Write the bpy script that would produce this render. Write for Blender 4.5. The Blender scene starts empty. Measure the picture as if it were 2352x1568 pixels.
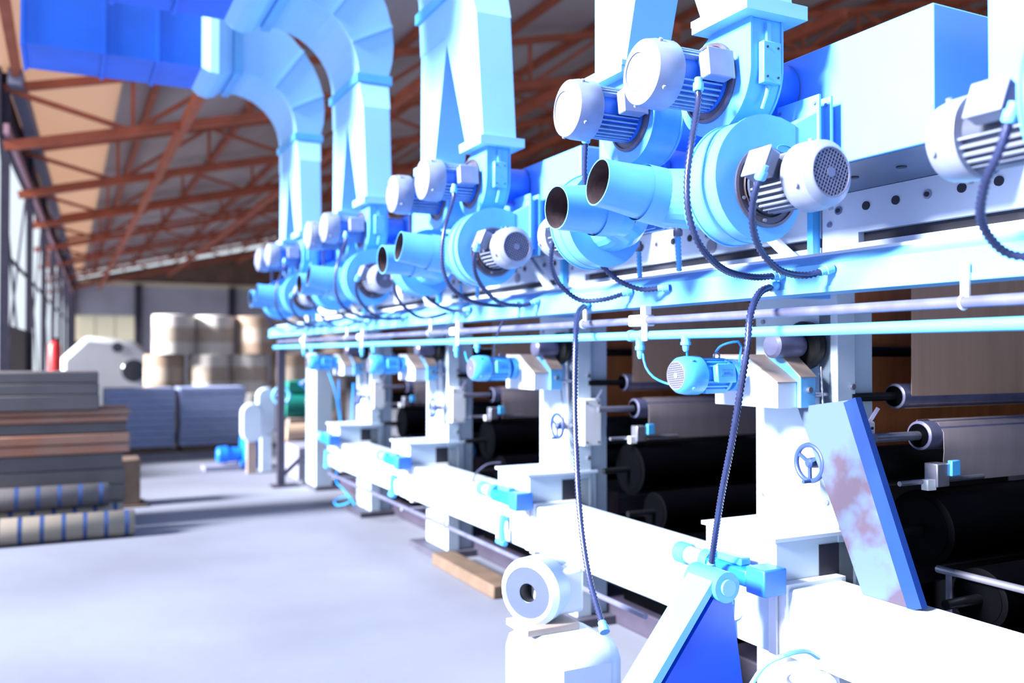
import bpy, math, random
from mathutils import Vector, Matrix
random.seed(7)
sc = bpy.context.scene
COL = sc.collection
# ------------------------------------------------------------------ camera
F, CX, CY, HZ, VPX, EYE = 2047.0, 1176.0, 784.0, 813.0, 150.0, 1.61
YAW = math.atan((CX - VPX) / F)
PITCH = math.atan((HZ - CY) / F)
cam_d = bpy.data.cameras.new('camera'); cam = bpy.data.objects.new('camera', cam_d); COL.objects.link(cam)
cam_d.sensor_width = 36.0; cam_d.lens = F / 2352.0 * 36.0
cam_d.clip_start = 0.05; cam_d.clip_end = 300
cam.location = (0, 0, EYE)
cam.rotation_euler = (math.pi / 2 + PITCH, 0, -YAW)
cam_d.dof.use_dof = True; cam_d.dof.focus_distance = 3.1; cam_d.dof.aperture_fstop = 1.3
sc.camera = cam
# ------------------------------------------------------------------ light
w = bpy.data.worlds.new('sky'); sc.world = w; w.use_nodes = True
bg = w.node_tree.nodes['Background']
bg.inputs[0].default_value = (0.80, 0.90, 1.0, 1); bg.inputs[1].default_value = 1.15
def sun(name, direction, strength, angle, color):
    l = bpy.data.lights.new(name, 'SUN'); l.energy = strength; l.angle = math.radians(angle); l.color = color
    o = bpy.data.objects.new(name, l); COL.objects.link(o)
    o.rotation_euler = Vector(direction).to_track_quat('-Z', 'Y').to_euler(); o.location = (-6, 0, 8)
    return o
sun('sun', (1.0, 0.03, -0.46), 25.0, 14, (1.0, 0.97, 0.94))
sc.view_settings.view_transform = 'Standard'; sc.view_settings.look = 'None'
sc.view_settings.exposure = 0.0; sc.view_settings.gamma = 1.0
sc.view_settings.use_curve_mapping = False

# pixel -> world, on a plane whose distance is known
RM = Matrix.Rotation(-YAW, 3, 'Z') @ Matrix.Rotation(math.pi / 2 + PITCH, 3, 'X')
def ray(px, py): return RM @ Vector(((px - CX) / F, -(py - CY) / F, -1.0))
def atx(px, py, x): d = ray(px, py); return Vector((0, 0, EYE)) + d * (x / d.x)
def aty(px, py, y): d = ray(px, py); return Vector((0, 0, EYE)) + d * (y / d.y)
def atz(px, py, z=0.0): d = ray(px, py); return Vector((0, 0, EYE)) + d * ((z - EYE) / d.z)

# ------------------------------------------------------------------ materials
def mat(name, col, rough=0.5, metal=0.0, vary=0.12, scale=6.0, bump=0.0, col2=None, spec=0.5, coords='Object', stretch=(1, 1, 1), lo=0.35, hi=0.7):
    m = bpy.data.materials.new(name); m.use_nodes = True
    nt = m.node_tree; b = nt.nodes['Principled BSDF']
    b.inputs['Roughness'].default_value = rough; b.inputs['Metallic'].default_value = metal
    b.inputs['Specular IOR Level'].default_value = spec
    if col2 is None: col2 = tuple(max(0, c * (1 - vary)) for c in col)
    tc = nt.nodes.new('ShaderNodeTexCoord'); mp = nt.nodes.new('ShaderNodeMapping'); mp.inputs['Scale'].default_value = stretch
    n = nt.nodes.new('ShaderNodeTexNoise'); n.inputs['Scale'].default_value = scale; n.inputs['Detail'].default_value = 5
    r = nt.nodes.new('ShaderNodeValToRGB')
    r.color_ramp.elements[0].position = lo; r.color_ramp.elements[1].position = hi
    r.color_ramp.elements[0].color = (*col, 1); r.color_ramp.elements[1].color = (*col2, 1)
    L = nt.links.new
    L(tc.outputs[coords], mp.inputs[0]); L(mp.outputs[0], n.inputs['Vector']); L(n.outputs['Fac'], r.inputs[0]); L(r.outputs[0], b.inputs['Base Color'])
    if bump:
        bn = nt.nodes.new('ShaderNodeBump'); bn.inputs['Strength'].default_value = bump; bn.inputs['Distance'].default_value = 0.01
        L(n.outputs['Fac'], bn.inputs['Height']); L(bn.outputs[0], b.inputs['Normal'])
    return m
M = {}
M['blue'] = mat('blue_paint', (0.10, 0.38, 0.95), 0.32, vary=0.15, scale=9)
M['bluedk'] = mat('deep_blue_paint', (0.02, 0.16, 0.75), 0.4, vary=0.2)
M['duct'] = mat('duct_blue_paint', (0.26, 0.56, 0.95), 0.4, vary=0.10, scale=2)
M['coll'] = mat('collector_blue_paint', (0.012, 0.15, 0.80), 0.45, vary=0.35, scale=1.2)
M['dryer'] = mat('dryer_pale_blue_paint', (0.115, 0.36, 0.95), 0.3, vary=0.05, scale=2)
M['plate'] = mat('pale_machined_plate', (0.50, 0.60, 0.78), 0.4, vary=0.12, scale=3)
M['white'] = mat('white_machine_paint', (0.46, 0.58, 0.74), 0.4, vary=0.10, scale=4)
M['white2'] = mat('white_gloss_paint', (0.62, 0.66, 0.74), 0.3, vary=0.06, scale=4)
M['beam'] = mat('pale_cyan_paint', (0.12, 0.40, 0.80), 0.38, vary=0.14, scale=3)
M['mgrey'] = mat('motor_grey_paint', (0.20, 0.24, 0.38), 0.42, vary=0.18, scale=12)
M['fin'] = mat('motor_fin_grey_blue', (0.22, 0.36, 0.62), 0.45, vary=0.3, scale=20)
M['mblue'] = mat('motor_blue_paint', (0.06, 0.36, 0.80), 0.35, vary=0.15, scale=10)
M['grille'] = mat('grille_grey', (0.13, 0.14, 0.24), 0.5, vary=0.1)
M['dark'] = mat('dark_recess', (0.012, 0.014, 0.03), 0.6, vary=0.3)
M['black'] = mat('black_rubber', (0.004, 0.005, 0.007), 0.45, vary=0.3, spec=0.25)
M['ink'] = mat('ink_black_housing', (0.0008, 0.001, 0.002), 0.5, vary=0.5, scale=3, spec=0.03)
M['bore'] = mat('rusty_pipe_bore', (0.035, 0.018, 0.03), 0.7, col2=(0.06, 0.045, 0.06), scale=14, bump=0.3)
M['steel'] = mat('steel', (0.32, 0.34, 0.46), 0.32, metal=0.75, vary=0.3, scale=10)
M['chrome'] = mat('galvanised_pipe', (0.15, 0.16, 0.29), 0.34, metal=0.3, vary=0.3, scale=12)
M['ring'] = mat('worn_flange_steel', (0.10, 0.11, 0.19), 0.4, metal=0.3, col2=(0.06, 0.035, 0.04), scale=9)
M['conduit'] = mat('flexible_conduit_metal', (0.03, 0.042, 0.13), 0.28, metal=0.35, vary=0.25, scale=30)
M['cyanpipe'] = mat('cyan_pipe_paint', (0.10, 0.46, 0.85), 0.3, vary=0.12, scale=8)
M['hose'] = mat('blue_air_hose', (0.02, 0.30, 0.85), 0.35, vary=0.1)
M['webb'] = mat('brown_kraft_web', (0.48, 0.31, 0.23), 0.65, vary=0.15, scale=3, stretch=(6, 6, 0.3))
M['webo'] = mat('orange_printed_web', (0.80, 0.26, 0.09), 0.6, vary=0.25, scale=3, stretch=(6, 6, 0.4))
M['webg'] = mat('pale_grey_web', (0.30, 0.26, 0.29), 0.6, vary=0.12, scale=3, stretch=(8, 8, 0.3))
M['tan'] = mat('tan_guard_sheet', (0.30, 0.24, 0.22), 0.5, vary=0.15)
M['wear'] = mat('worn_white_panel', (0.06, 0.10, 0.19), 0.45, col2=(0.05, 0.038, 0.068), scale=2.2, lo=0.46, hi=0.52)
M['truss'] = mat('red_oxide_steel', (0.46, 0.11, 0.05), 0.6, vary=0.3, scale=3)
M['darksteel'] = mat('dark_steel_frame', (0.035, 0.03, 0.06), 0.6, vary=0.3)
M['lav'] = mat('lavender_grey_panel', (0.22, 0.23, 0.33), 0.7, vary=0.2, scale=1)
M['farw'] = mat('pale_grey_far_cladding', (0.50, 0.50, 0.58), 0.7, vary=0.15, scale=1)
M['pink'] = mat('faded_pink_steel', (0.45, 0.26, 0.32), 0.6, vary=0.2)
M['yellow'] = mat('cream_sheet', (0.75, 0.66, 0.48), 0.6, vary=0.1, scale=1)
M['gable'] = mat('brown_gable_sheet', (0.20, 0.12, 0.085), 0.7, vary=0.25, scale=1.5)
M['cardb'] = mat('kraft_wrap', (0.42, 0.31, 0.24), 0.7, vary=0.2, scale=3)
M['bale'] = mat('white_paper_wrap', (0.70, 0.67, 0.66), 0.6, vary=0.15, scale=2)
M['bstack'] = mat('blue_grey_sheet_stack', (0.27, 0.34, 0.60), 0.6, vary=0.2, scale=5, stretch=(1, 1, 8))
M['greyb'] = mat('grey_paper_roll', (0.085, 0.078, 0.09), 0.65, vary=0.3, scale=2)
M['brownb'] = mat('brown_orange_roll', (0.22, 0.07, 0.035), 0.65, col2=(0.20, 0.12, 0.095), scale=2)
M['cream'] = mat('cream_wrap', (0.20, 0.175, 0.15), 0.6, vary=0.15, scale=4)
M['stripe'] = mat('blue_stripe', (0.012, 0.04, 0.15), 0.6, vary=0.15)
M['wheel'] = mat('dark_blue_handwheel', (0.025, 0.055, 0.20), 0.4, vary=0.2)
M['ringf'] = mat('lavender_ring_face', (0.045, 0.065, 0.135), 0.45, vary=0.15)
M['foot'] = mat('dusty_foot_plate', (0.05, 0.05, 0.085), 0.7, vary=0.3)
M['navy'] = mat('navy_edge_paint', (0.004, 0.03, 0.20), 0.4, vary=0.2)
M['royal'] = mat('royal_blue_paint', (0.006, 0.075, 0.72), 0.35, vary=0.2)
M['under'] = mat('shaded_blue_grey_sheet', (0.06, 0.10, 0.19), 0.4, vary=0.25, scale=5)  # dryer underside colour with its shade painted in
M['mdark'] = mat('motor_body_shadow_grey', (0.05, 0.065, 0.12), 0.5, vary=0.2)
M['band'] = mat('pale_kraft_band', (0.50, 0.42, 0.36), 0.7, vary=0.15)
M['red'] = mat('red_paint', (0.65, 0.03, 0.04), 0.4, vary=0.1)
M['green'] = mat('green_paint', (0.01, 0.26, 0.22), 0.4, vary=0.2)
M['vivid'] = mat('vivid_blue_paint', (0.01, 0.20, 0.85), 0.35, vary=0.2)
M['wood'] = mat('pallet_wood', (0.12, 0.08, 0.06), 0.8, vary=0.3, scale=8)
M['glass'] = mat('dark_opening', (0.02, 0.03, 0.06), 0.2)
def floor_mat():
    m = mat('concrete_floor', (0.175, 0.195, 0.265), 0.75, col2=(0.12, 0.13, 0.18), scale=0.55, coords='Generated', stretch=(60, 60, 1), bump=0.0, lo=0.38, hi=0.75)
    nt = m.node_tree; b = nt.nodes['Principled BSDF']
    n = nt.nodes.new('ShaderNodeTexNoise'); n.inputs['Scale'].default_value = 9; n.inputs['Detail'].default_value = 8
    tc = [x for x in nt.nodes if x.type == 'TEX_COORD'][0]
    nt.links.new(tc.outputs['Object'], n.inputs['Vector'])
    bn = nt.nodes.new('ShaderNodeBump'); bn.inputs['Strength'].default_value = 0.15; bn.inputs['Distance'].default_value = 0.01
    nt.links.new(n.outputs['Fac'], bn.inputs['Height']); nt.links.new(bn.outputs[0], b.inputs['Normal'])
    return m
M['floor'] = floor_mat()
def roof_mat():
    m = mat('corrugated_roof_sheet', (0.62, 0.54, 0.52), 0.8, col2=(0.36, 0.28, 0.26), scale=0.35, stretch=(1, 0.5, 1))
    nt = m.node_tree; b = nt.nodes['Principled BSDF']
    wv = nt.nodes.new('ShaderNodeTexWave'); wv.inputs['Scale'].default_value = 4.0; wv.bands_direction = 'Y'
    tc = [x for x in nt.nodes if x.type == 'TEX_COORD'][0]
    nt.links.new(tc.outputs['Object'], wv.inputs['Vector'])
    bn = nt.nodes.new('ShaderNodeBump'); bn.inputs['Strength'].default_value = 0.7; bn.inputs['Distance'].default_value = 0.05
    nt.links.new(wv.outputs['Fac'], bn.inputs['Height']); nt.links.new(bn.outputs[0], b.inputs['Normal'])
    return m
M['roof'] = roof_mat()
def translucent(name, col, k=0.5):
    m = bpy.data.materials.new(name); m.use_nodes = True; nt = m.node_tree
    for n in list(nt.nodes): nt.nodes.remove(n)
    o = nt.nodes.new('ShaderNodeOutputMaterial'); t = nt.nodes.new('ShaderNodeBsdfTranslucent'); d = nt.nodes.new('ShaderNodeBsdfDiffuse'); x = nt.nodes.new('ShaderNodeMixShader')
    n = nt.nodes.new('ShaderNodeTexNoise'); n.inputs['Scale'].default_value = 0.5
    r = nt.nodes.new('ShaderNodeValToRGB'); r.color_ramp.elements[0].color = (*col, 1); r.color_ramp.elements[1].color = (*[c * .7 for c in col], 1)
    nt.links.new(n.outputs['Fac'], r.inputs[0]); nt.links.new(r.outputs[0], t.inputs[0]); nt.links.new(r.outputs[0], d.inputs[0])
    x.inputs[0].default_value = k; nt.links.new(t.outputs[0], x.inputs[1]); nt.links.new(d.outputs[0], x.inputs[2]); nt.links.new(x.outputs[0], o.inputs[0])
    return m
M['sky_sheet'] = translucent('translucent_roof_sheet', (0.66, 0.51, 0.41))
M['pane'] = translucent('translucent_white_pane', (0.85, 0.88, 0.92))
M['cream_sheet'] = translucent('translucent_cream_sheet', (1.0, 0.93, 0.78), 0.06)

# ------------------------------------------------------------------ mesh helpers
class MB:
    def __init__(s, T=None): s.v = []; s.f = []; s.T = T or Matrix.Identity(4); s.flip = s.T.determinant() < 0
    def add(s, vs, fs):
        k = len(s.v); s.v += [s.T @ Vector(p) for p in vs]
        for f in fs:
            g = [k + i for i in f]; s.f.append(g[::-1] if s.flip else g)
        return s
    def box(s, x0, x1, y0, y1, z0, z1):
        x0, x1 = sorted((x0, x1)); y0, y1 = sorted((y0, y1)); z0, z1 = sorted((z0, z1))
        return s.add([(x0,y0,z0),(x1,y0,z0),(x1,y1,z0),(x0,y1,z0),(x0,y0,z1),(x1,y0,z1),(x1,y1,z1),(x0,y1,z1)],
                     [(3,2,1,0),(4,5,6,7),(0,1,5,4),(1,2,6,5),(2,3,7,6),(3,0,4,7)])
    def frust(s, a, b):   # two rectangles (x0,x1,y0,y1,z)
        p = []
        for (x0, x1, y0, y1, z) in (a, b): p += [(x0,y0,z),(x1,y0,z),(x1,y1,z),(x0,y1,z)]
        return s.add(p, [(3,2,1,0),(4,5,6,7),(0,1,5,4),(1,2,6,5),(2,3,7,6),(3,0,4,7)])
    def bar(s, p0, p1, wd, ht, up=(0, 0, 1)):
        p0, p1 = Vector(p0), Vector(p1); a = (p1 - p0).normalized(); u = Vector(up)
        sd = a.cross(u)
        if sd.length < 1e-4: sd = a.cross(Vector((1, 0, 0)))
        sd.normalize(); u = sd.cross(a); sd *= wd / 2; u *= ht / 2
        q = [p0 - sd - u, p0 + sd - u, p0 + sd + u, p0 - sd + u, p1 - sd - u, p1 + sd - u, p1 + sd + u, p1 - sd + u]
        return s.add(q, [(0,1,2,3),(7,6,5,4),(4,5,1,0),(5,6,2,1),(6,7,3,2),(7,4,0,3)])
    def lathe(s, o, ax, prof, n=24, caps=(True, True)):
        o, ax = Vector(o), Vector(ax).normalized()
        u = ax.orthogonal().normalized(); w_ = ax.cross(u); vs = []; fs = []
        for t, r in prof:
            for i in range(n):
                a = 2 * math.pi * i / n; vs.append(o + ax * t + (u * math.cos(a) + w_ * math.sin(a)) * r)
        for j in range(len(prof) - 1):
            for i in range(n):
                k = (i + 1) % n; fs.append((j*n+i, j*n+k, (j+1)*n+k, (j+1)*n+i))
        if caps[0]: fs.append(tuple(range(n))[::-1])
        if caps[1]: fs.append(tuple((len(prof)-1)*n + i for i in range(n)))
        return s.add(vs, fs)
    def cyl(s, p0, p1, r0, r1=None, n=20, caps=(True, True)):
        p0, p1 = Vector(p0), Vector(p1)
        return s.lathe(p0, p1 - p0, [(0, r0), ((p1 - p0).length, r0 if r1 is None else r1)], n, caps)
    def tube(s, pts, rad, n=10, caps=True):
        pts = [Vector(p) for p in pts]; rs = rad if isinstance(rad, (list, tuple)) else [rad] * len(pts)
        vs = []; fs = []; t0 = (pts[1] - pts[0]).normalized(); u = t0.orthogonal().normalized()
        for i, p in enumerate(pts):
            t = ((pts[min(i+1, len(pts)-1)] - pts[max(i-1, 0)])).normalized()
            u = (u - t * u.dot(t)).normalized(); w_ = t.cross(u)
            for k in range(n):
                a = 2 * math.pi * k / n; vs.append(p + (u * math.cos(a) + w_ * math.sin(a)) * rs[i])
        for j in range(len(pts) - 1):
            for i in range(n):
                k = (i + 1) % n; fs.append((j*n+i, j*n+k, (j+1)*n+k, (j+1)*n+i))
        if caps: fs.append(tuple(range(n))[::-1]); fs.append(tuple((len(pts)-1)*n + i for i in range(n)))
        return s.add(vs, fs)
    def prism(s, poly, ext):   # poly must be counter-clockwise seen against ext
        e = Vector(ext); p = [Vector(q) for q in poly]; n = len(p)
        nrm = Vector((0, 0, 0))
        for i in range(n): nrm += p[i].cross(p[(i+1) % n])
        if nrm.dot(e) > 0: p = p[::-1]
        return s.add(p + [q + e for q in p], [tuple(range(n)), tuple(range(2*n-1, n-1, -1))] + [(i, i+n, (i+1) % n + n, (i+1) % n) for i in range(n)])
    def torus(s, o, ax, R, r, n=32, m=8):
        o, ax = Vector(o), Vector(ax).normalized(); u = ax.orthogonal().normalized(); w_ = ax.cross(u); vs = []; fs = []
        for i in range(n):
            a = 2*math.pi*i/n; d = u*math.cos(a) + w_*math.sin(a)
            for j in range(m):
                b = 2*math.pi*j/m; vs.append(o + d*(R + r*math.cos(b)) + ax*(r*math.sin(b)))
        for i in range(n):
            for j in range(m):
                k = (i+1) % n; l = (j+1) % m; fs.append((i*m+j, k*m+j, k*m+l, i*m+l))
        return s.add(vs, fs)
    def build(s, name, m, parent=None, bevel=0.0, sharp=38):
        me = bpy.data.meshes.new(name); root = parent
        while root is not None and root.parent is not None: root = root.parent
        off = root.location if root is not None else Vector((0, 0, 0))
        me.from_pydata([tuple(p - off) for p in s.v], [], s.f)
        me.polygons.foreach_set('use_smooth', [True] * len(me.polygons))
        me.update(); me.set_sharp_from_angle(angle=math.radians(sharp))
        me.materials.append(M[m] if isinstance(m, str) else m)
        o = bpy.data.objects.new(name, me); COL.objects.link(o)
        if parent is not None: o.parent = parent
        if bevel:
            b = o.modifiers.new('bevel', 'BEVEL'); b.width = bevel; b.segments = 2; b.limit_method = 'ANGLE'; b.angle_limit = math.radians(45)
        return o
def tag(o, label, cat, group=None):
    o['label'] = label; o['category'] = cat
    if group: o['group'] = group
    return o
def thing(name, label, cat, loc, group=None):
    o = bpy.data.objects.new(name, None); COL.objects.link(o); o.location = loc; o.empty_display_size = 0.1
    return tag(o, label, cat, group)
def struct(o): o['kind'] = 'structure'; return o
KIDS = {}
def dup(root, dy, label, dx=0.0, dz=0.0):
    kids = [c for c in bpy.data.objects if c.parent == root] if root.name not in KIDS else KIDS[root.name]
    KIDS[root.name] = kids
    r = root.copy(); COL.objects.link(r); r.location = root.location + Vector((dx, dy, dz)); r['label'] = label
    for c in kids:
        gk = KIDS.setdefault(c.name, [g for g in bpy.data.objects if g.parent == c])
        c2 = c.copy(); COL.objects.link(c2); c2.parent = r
        for g in gk: g2 = g.copy(); COL.objects.link(g2); g2.parent = c2
    return r
def catmull(pts, step):
    pts = [Vector(p) for p in pts]; P = [pts[0]*2 - pts[1]] + pts + [pts[-1]*2 - pts[-2]]; dense = []
    for i in range(1, len(P) - 2):
        for k in range(24):
            t = k / 24; a, b, c, d = P[i-1], P[i], P[i+1], P[i+2]
            dense.append(0.5 * ((2*b) + (c-a)*t + (2*a-5*b+4*c-d)*t*t + (3*b-a-3*c+d)*t**3))
    dense.append(P[-2]); out = [dense[0]]; acc = 0
    for i in range(1, len(dense)):
        seg = (dense[i] - dense[i-1]).length
        while seg > 0 and acc + seg >= step:
            q = (step - acc) / seg; p = dense[i-1].lerp(dense[i], q); out.append(p); dense[i-1] = p; seg = (dense[i] - p).length; acc = 0
        acc += seg
    out.append(dense[-1]); return out
NEAR = ['nearest', 'second', 'third', 'fourth', 'farthest']
def frame(o, zax, xax):   # matrix: local z -> zax, local x -> xax
    z = Vector(zax).normalized(); x = Vector(xax); x = (x - z * x.dot(z)).normalized(); y = z.cross(x)
    m = Matrix((x, y, z)).transposed().to_4x4(); m.translation = Vector(o); return m

# ------------------------------------------------------------------ setting
S = 2.0                                             # station pitch of the machine
struct(MB().box(-30, 40, -12, 60, -0.2, 0).build('floor', 'floor'))
# left wall runs from W0 to W1, roof rises from its eave to the right
W0, W1 = Vector((-0.72, 12.4, 0)), Vector((0.27, 46, 0)); wd = (W1 - W0).normalized(); wn = Vector((-wd.y, wd.x, 0))
def wp(t, z, off=0.0): return W0 + wd * t + wn * off + Vector((0, 0, z))
WL = (W1 - W0).length
def wall_panel(mb, t0, t1, z0, z1, o0=0.0, o1=0.18):
    return mb.prism([wp(t0, z0, o0), wp(t1, z0, o0), wp(t1, z1, o0), wp(t0, z1, o0)], wn * (o1 - o0))
ZA, ZB = 0.8, 4.3
wl = struct(wall_panel(MB(), 0, WL, 0, ZA, 0, 0.05).build('wall_left', 'lav'))
wall_panel(MB(), 1.6, 6.4, ZA, 2.0, 0, 0.05).build('panel', 'darksteel', wl)
wall_panel(MB(), 0, WL, ZB, 5.1, 0, 0.05).build('cladding', 'darksteel', wl)
for i in range(8):
    t = 0.3 + i * 4.4
    MB().bar(wp(t, 0, -0.03), wp(t, 5.1, -0.03), 0.10, 0.08, wd).build('post', 'darksteel', wl)
    if i < 7:
        fr = struct(MB().bar(wp(t + .1, 2.9, 0.0), wp(t + 4.3, 2.9, 0.0), 0.03, 0.05).build('window_%d' % (i + 2), 'darksteel'))
        MB().bar(wp(t + .1, ZA, 0.02), wp(t + 4.3, ZB, 0.02), 0.03, 0.04).build('brace', 'darksteel', fr)
        MB().bar(wp(t + .1, ZB, 0.04), wp(t + 4.3, ZA, 0.04), 0.03, 0.04).build('brace', 'darksteel', fr)
MB().bar(wp(0, 5.0, -0.15), wp(WL, 5.0, -0.15), 0.16, 0.2).build('eave_beam', 'lav', wl)
MB().bar(wp(0, ZB+.05, -0.06), wp(WL, ZB+.05, -0.06), 0.06, 0.12).build('girt', 'pink', wl)
def roofz(x): return 5.35 + 0.24 * (x - 0.3)
def slope_slab(mb, x0, x1, y0, y1, th=0.05, dz=0.0):
    a, b = roofz(x0) + dz, roofz(x1) + dz
    return mb.add([(x0,y0,a),(x1,y0,b),(x1,y1,b),(x0,y1,a),(x0,y0,a+th),(x1,y0,b+th),(x1,y1,b+th),(x0,y1,a+th)],
                  [(3,2,1,0),(4,5,6,7),(0,1,5,4),(1,2,6,5),(2,3,7,6),(3,0,4,7)])
cl = struct(slope_slab(MB(), 0.7, 24, 8.4, 46.5).build('ceiling', 'roof'))
slope_slab(MB(), 5.2, 24, -8, 8.4).build('near_sheet', 'roof', cl)
struct(MB().box(24, 24.2, -8, 46.5, 0, roofz(24)).build('wall_right', 'gable'))
ea, eb = -0.95, 0.1
MB().add([(ea,8.4,roofz(ea)),(0.7,8.4,roofz(0.7)),(0.7,46.5,roofz(0.7)),(eb,46.5,roofz(eb)),(ea,8.4,roofz(ea)+.05),(0.7,8.4,roofz(0.7)+.05),(0.7,46.5,roofz(0.7)+.05),(eb,46.5,roofz(eb)+.05)],
         [(3,2,1,0),(4,5,6,7),(0,1,5,4),(1,2,6,5),(2,3,7,6),(3,0,4,7)]).build('translucent_sheet', 'sky_sheet', cl)
for i in range(13):
    x = -0.6 + i * 1.7
    slope_slab(MB(), x, x + 0.09, 8.4, 46.2, 0.14, -0.15).build('purlin', 'truss', cl)
# far gable wall
wf = struct(MB().box(0.2, 24, 46, 46.2, 3.45, 4.86).build('wall_far', 'farw'))
MB().box(3.05, 24, 46, 46.2, 0, 3.45).build('panel', 'farw', wf)
MB().box(0.2, 3.05, 46, 46.2, 0, 2.2).build('panel', 'farw', wf)
MB().prism([(0.2, 46.0, 5.02), (24, 46.0, 5.02), (24, 46.0, roofz(24) - 0.6), (0.2, 46.0, roofz(0.2) - 0.3)], (0, 0.15, 0)).build('gable_sheet', 'gable', wf)
MB().box(0.2, 24, 45.9, 46.0, 4.84, 5.06).build('cream_strip', 'yellow', wf)
for x in (0.25, 3.1, 7.4, 12): MB().box(x - 0.15, x + 0.15, 45.7, 46, 0, 4.9).build('post', 'darksteel', wf)
win = struct(MB().box(0.4, 2.95, 46.05, 46.08, 2.2, 3.45).build('window_1', 'cream_sheet'))
for x in (0.4, 1.25, 2.1, 2.95): MB().box(x - 0.03, x + 0.03, 46.0, 46.05, 2.2, 3.45).build('frame_bar', 'yellow', win)
# roof trusses, each a lattice rafter following the roof
def truss(y, label):
    t = thing('roof_truss', label, 'truss', (0, y, roofz(0) - 0.75), 'lattice trusses under the roof')
    x0, x1, dep = -0.7, 20.0, 0.72
    MB().bar((x0, y, roofz(x0) - 0.2), (x1, y, roofz(x1) - 0.2), 0.10, 0.10).build('top_chord', 'truss', t)
    MB().bar((x0, y, roofz(x0) - 0.2 - dep), (x1, y, roofz(x1) - 0.2 - dep), 0.10, 0.12).build('bottom_chord', 'truss', t)
    n = 14; dx = (x1 - x0) / n
    for i in range(n):
        a, b = x0 + i * dx, x0 + (i + 1) * dx
        p, q = ((a, y, roofz(a) - 0.2), (b, y, roofz(b) - 0.2 - dep))
        if i % 2: p, q = ((a, y, roofz(a) - 0.2 - dep), (b, y, roofz(b) - 0.2))
        MB().bar(p, q, 0.06, 0.06).build('web_bar', 'truss', t)
        MB().bar((b, y, roofz(b) - 0.2), (b, y, roofz(b) - 0.2 - dep), 0.05, 0.05, (0, 1, 0)).build('web_bar', 'truss', t)
for i, y in enumerate((12.7, 16.5, 20.5, 25, 30, 36, 42)):
    truss(y, 'red oxide lattice roof truss, %s from the camera among the roof trusses' % ['nearest', 'second', 'third', 'fourth', 'fifth', 'sixth', 'seventh'][i])
# long tie beams under the roof, running with the machine
for i, (x, dz) in enumerate(((1.4, -0.95), (4.4, -0.95), (7.6, -0.95), (10.8, -0.95))):
    z = roofz(x) + dz
    tag(MB().box(x - 0.05, x + 0.05, 10, 45.5, z - 0.07, z + 0.07).build('tie_beam', 'truss'),
        'long red tie beam under the trusses, %s from the left wall' % ['first', 'second', 'third', 'fourth'][i], 'beam', 'tie beams under the roof')

# ------------------------------------------------------------------ electric motor (parts go under root)
def motor(root, T, rb, lb, rc, lc, bm, fm, cm, nfin=22, term=True, tz=0.5, tsize=(0.045, 0.085, 0.09), grille=True, rg=None, toff=0.0, tm=None, nogrid=False):
    rg = rg or rc * 0.70
    MB(T).lathe((0,0,0), (0,0,1), [(0, rb*1.12), (0.012, rb*1.12), (0.014, rb*0.93), (lb+0.01, rb*0.93)], 28).build('motor_body', bm, root)
    fin0 = None
    for i in range(nfin):
        a = 2*math.pi*(i + 0.5)/nfin
        if term and abs((a + math.pi) % (2*math.pi) - math.pi) < 0.42: continue
        R = Matrix.Rotation(a, 4, 'Z')
        b = MB(T @ R).box(rb*0.9, rb*1.13, -0.0028, 0.0028, 0.016, lb)
        b.build('fin', fm, root)
    cw = MB(T).lathe((0,0,lb-0.004), (0,0,1), [(0, rc*0.985), (0.004, rc), (lc*0.55, rc*0.99), (lc*0.82, rc*0.93), (lc*0.97, rg*1.08), (lc, rg*1.02), (lc, rg), (lc*0.9, rg)], 36, (True, False)).build('cowl', cm, root)
    for k in range(4):
        a = math.pi/4 + k*math.pi/2
        R = Matrix.Rotation(a, 4, 'Z')
        MB(T @ R).cyl((rc*0.93, 0, lb+lc*0.55), (rc*1.05, 0, lb+lc*0.55), 0.007, n=8).build('cowl_bolt', cm, cw)
    ze = lb - 0.004 + lc
    if grille:
        MB(T).cyl((0,0,ze-0.012), (0,0,ze-0.010), rg*1.0, n=28).build('grille_backing', 'dark', root)
        g = MB(T); n = 13; sp = 2*rg/n
        for i in range(n):
            c = -rg + sp*(i + 0.5); h = math.sqrt(max(0, rg*rg - c*c))
            if not nogrid:
                g.box(c-0.0017, c+0.0017, -h, h, ze-0.004, ze-0.001); g.box(-h, h, c-0.0017, c+0.0017, ze-0.0045, ze-0.0015)
        g.cyl((0,0,ze-0.006), (0,0,ze), rg*0.22, n=16)
        g.torus((0,0,ze-0.002), (0,0,1), rg, 0.003, 28, 6)
        g.build('grille', 'grille', root)
    else:
        MB(T).cyl((0,0,ze-0.012), (0,0,ze-0.004), rg, n=28).build('cowl_end', cm, root)
    if term:
        tx, ty, tzz = tsize; zc = lb*tz
        MB(T).box(rb*0.85, rb*1.05+0.012, toff-ty*0.36, toff+ty*0.36, zc-tzz*0.36, zc+tzz*0.36).build('terminal_base', bm, root)
        tb = MB(T).box(rb*1.05+0.008, rb*1.05+0.008+tx, toff-ty/2, toff+ty/2, zc-tzz/2, zc+tzz/2).build('terminal_box', tm or cm, root, bevel=0.008)
        MB(T).box(rb*1.05+0.006+tx, rb*1.05+0.013+tx, toff-ty/2-0.003, toff+ty/2+0.003, zc-tzz/2-0.003, zc+tzz/2+0.003).build('lid', tm or cm, tb, bevel=0.005)

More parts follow.
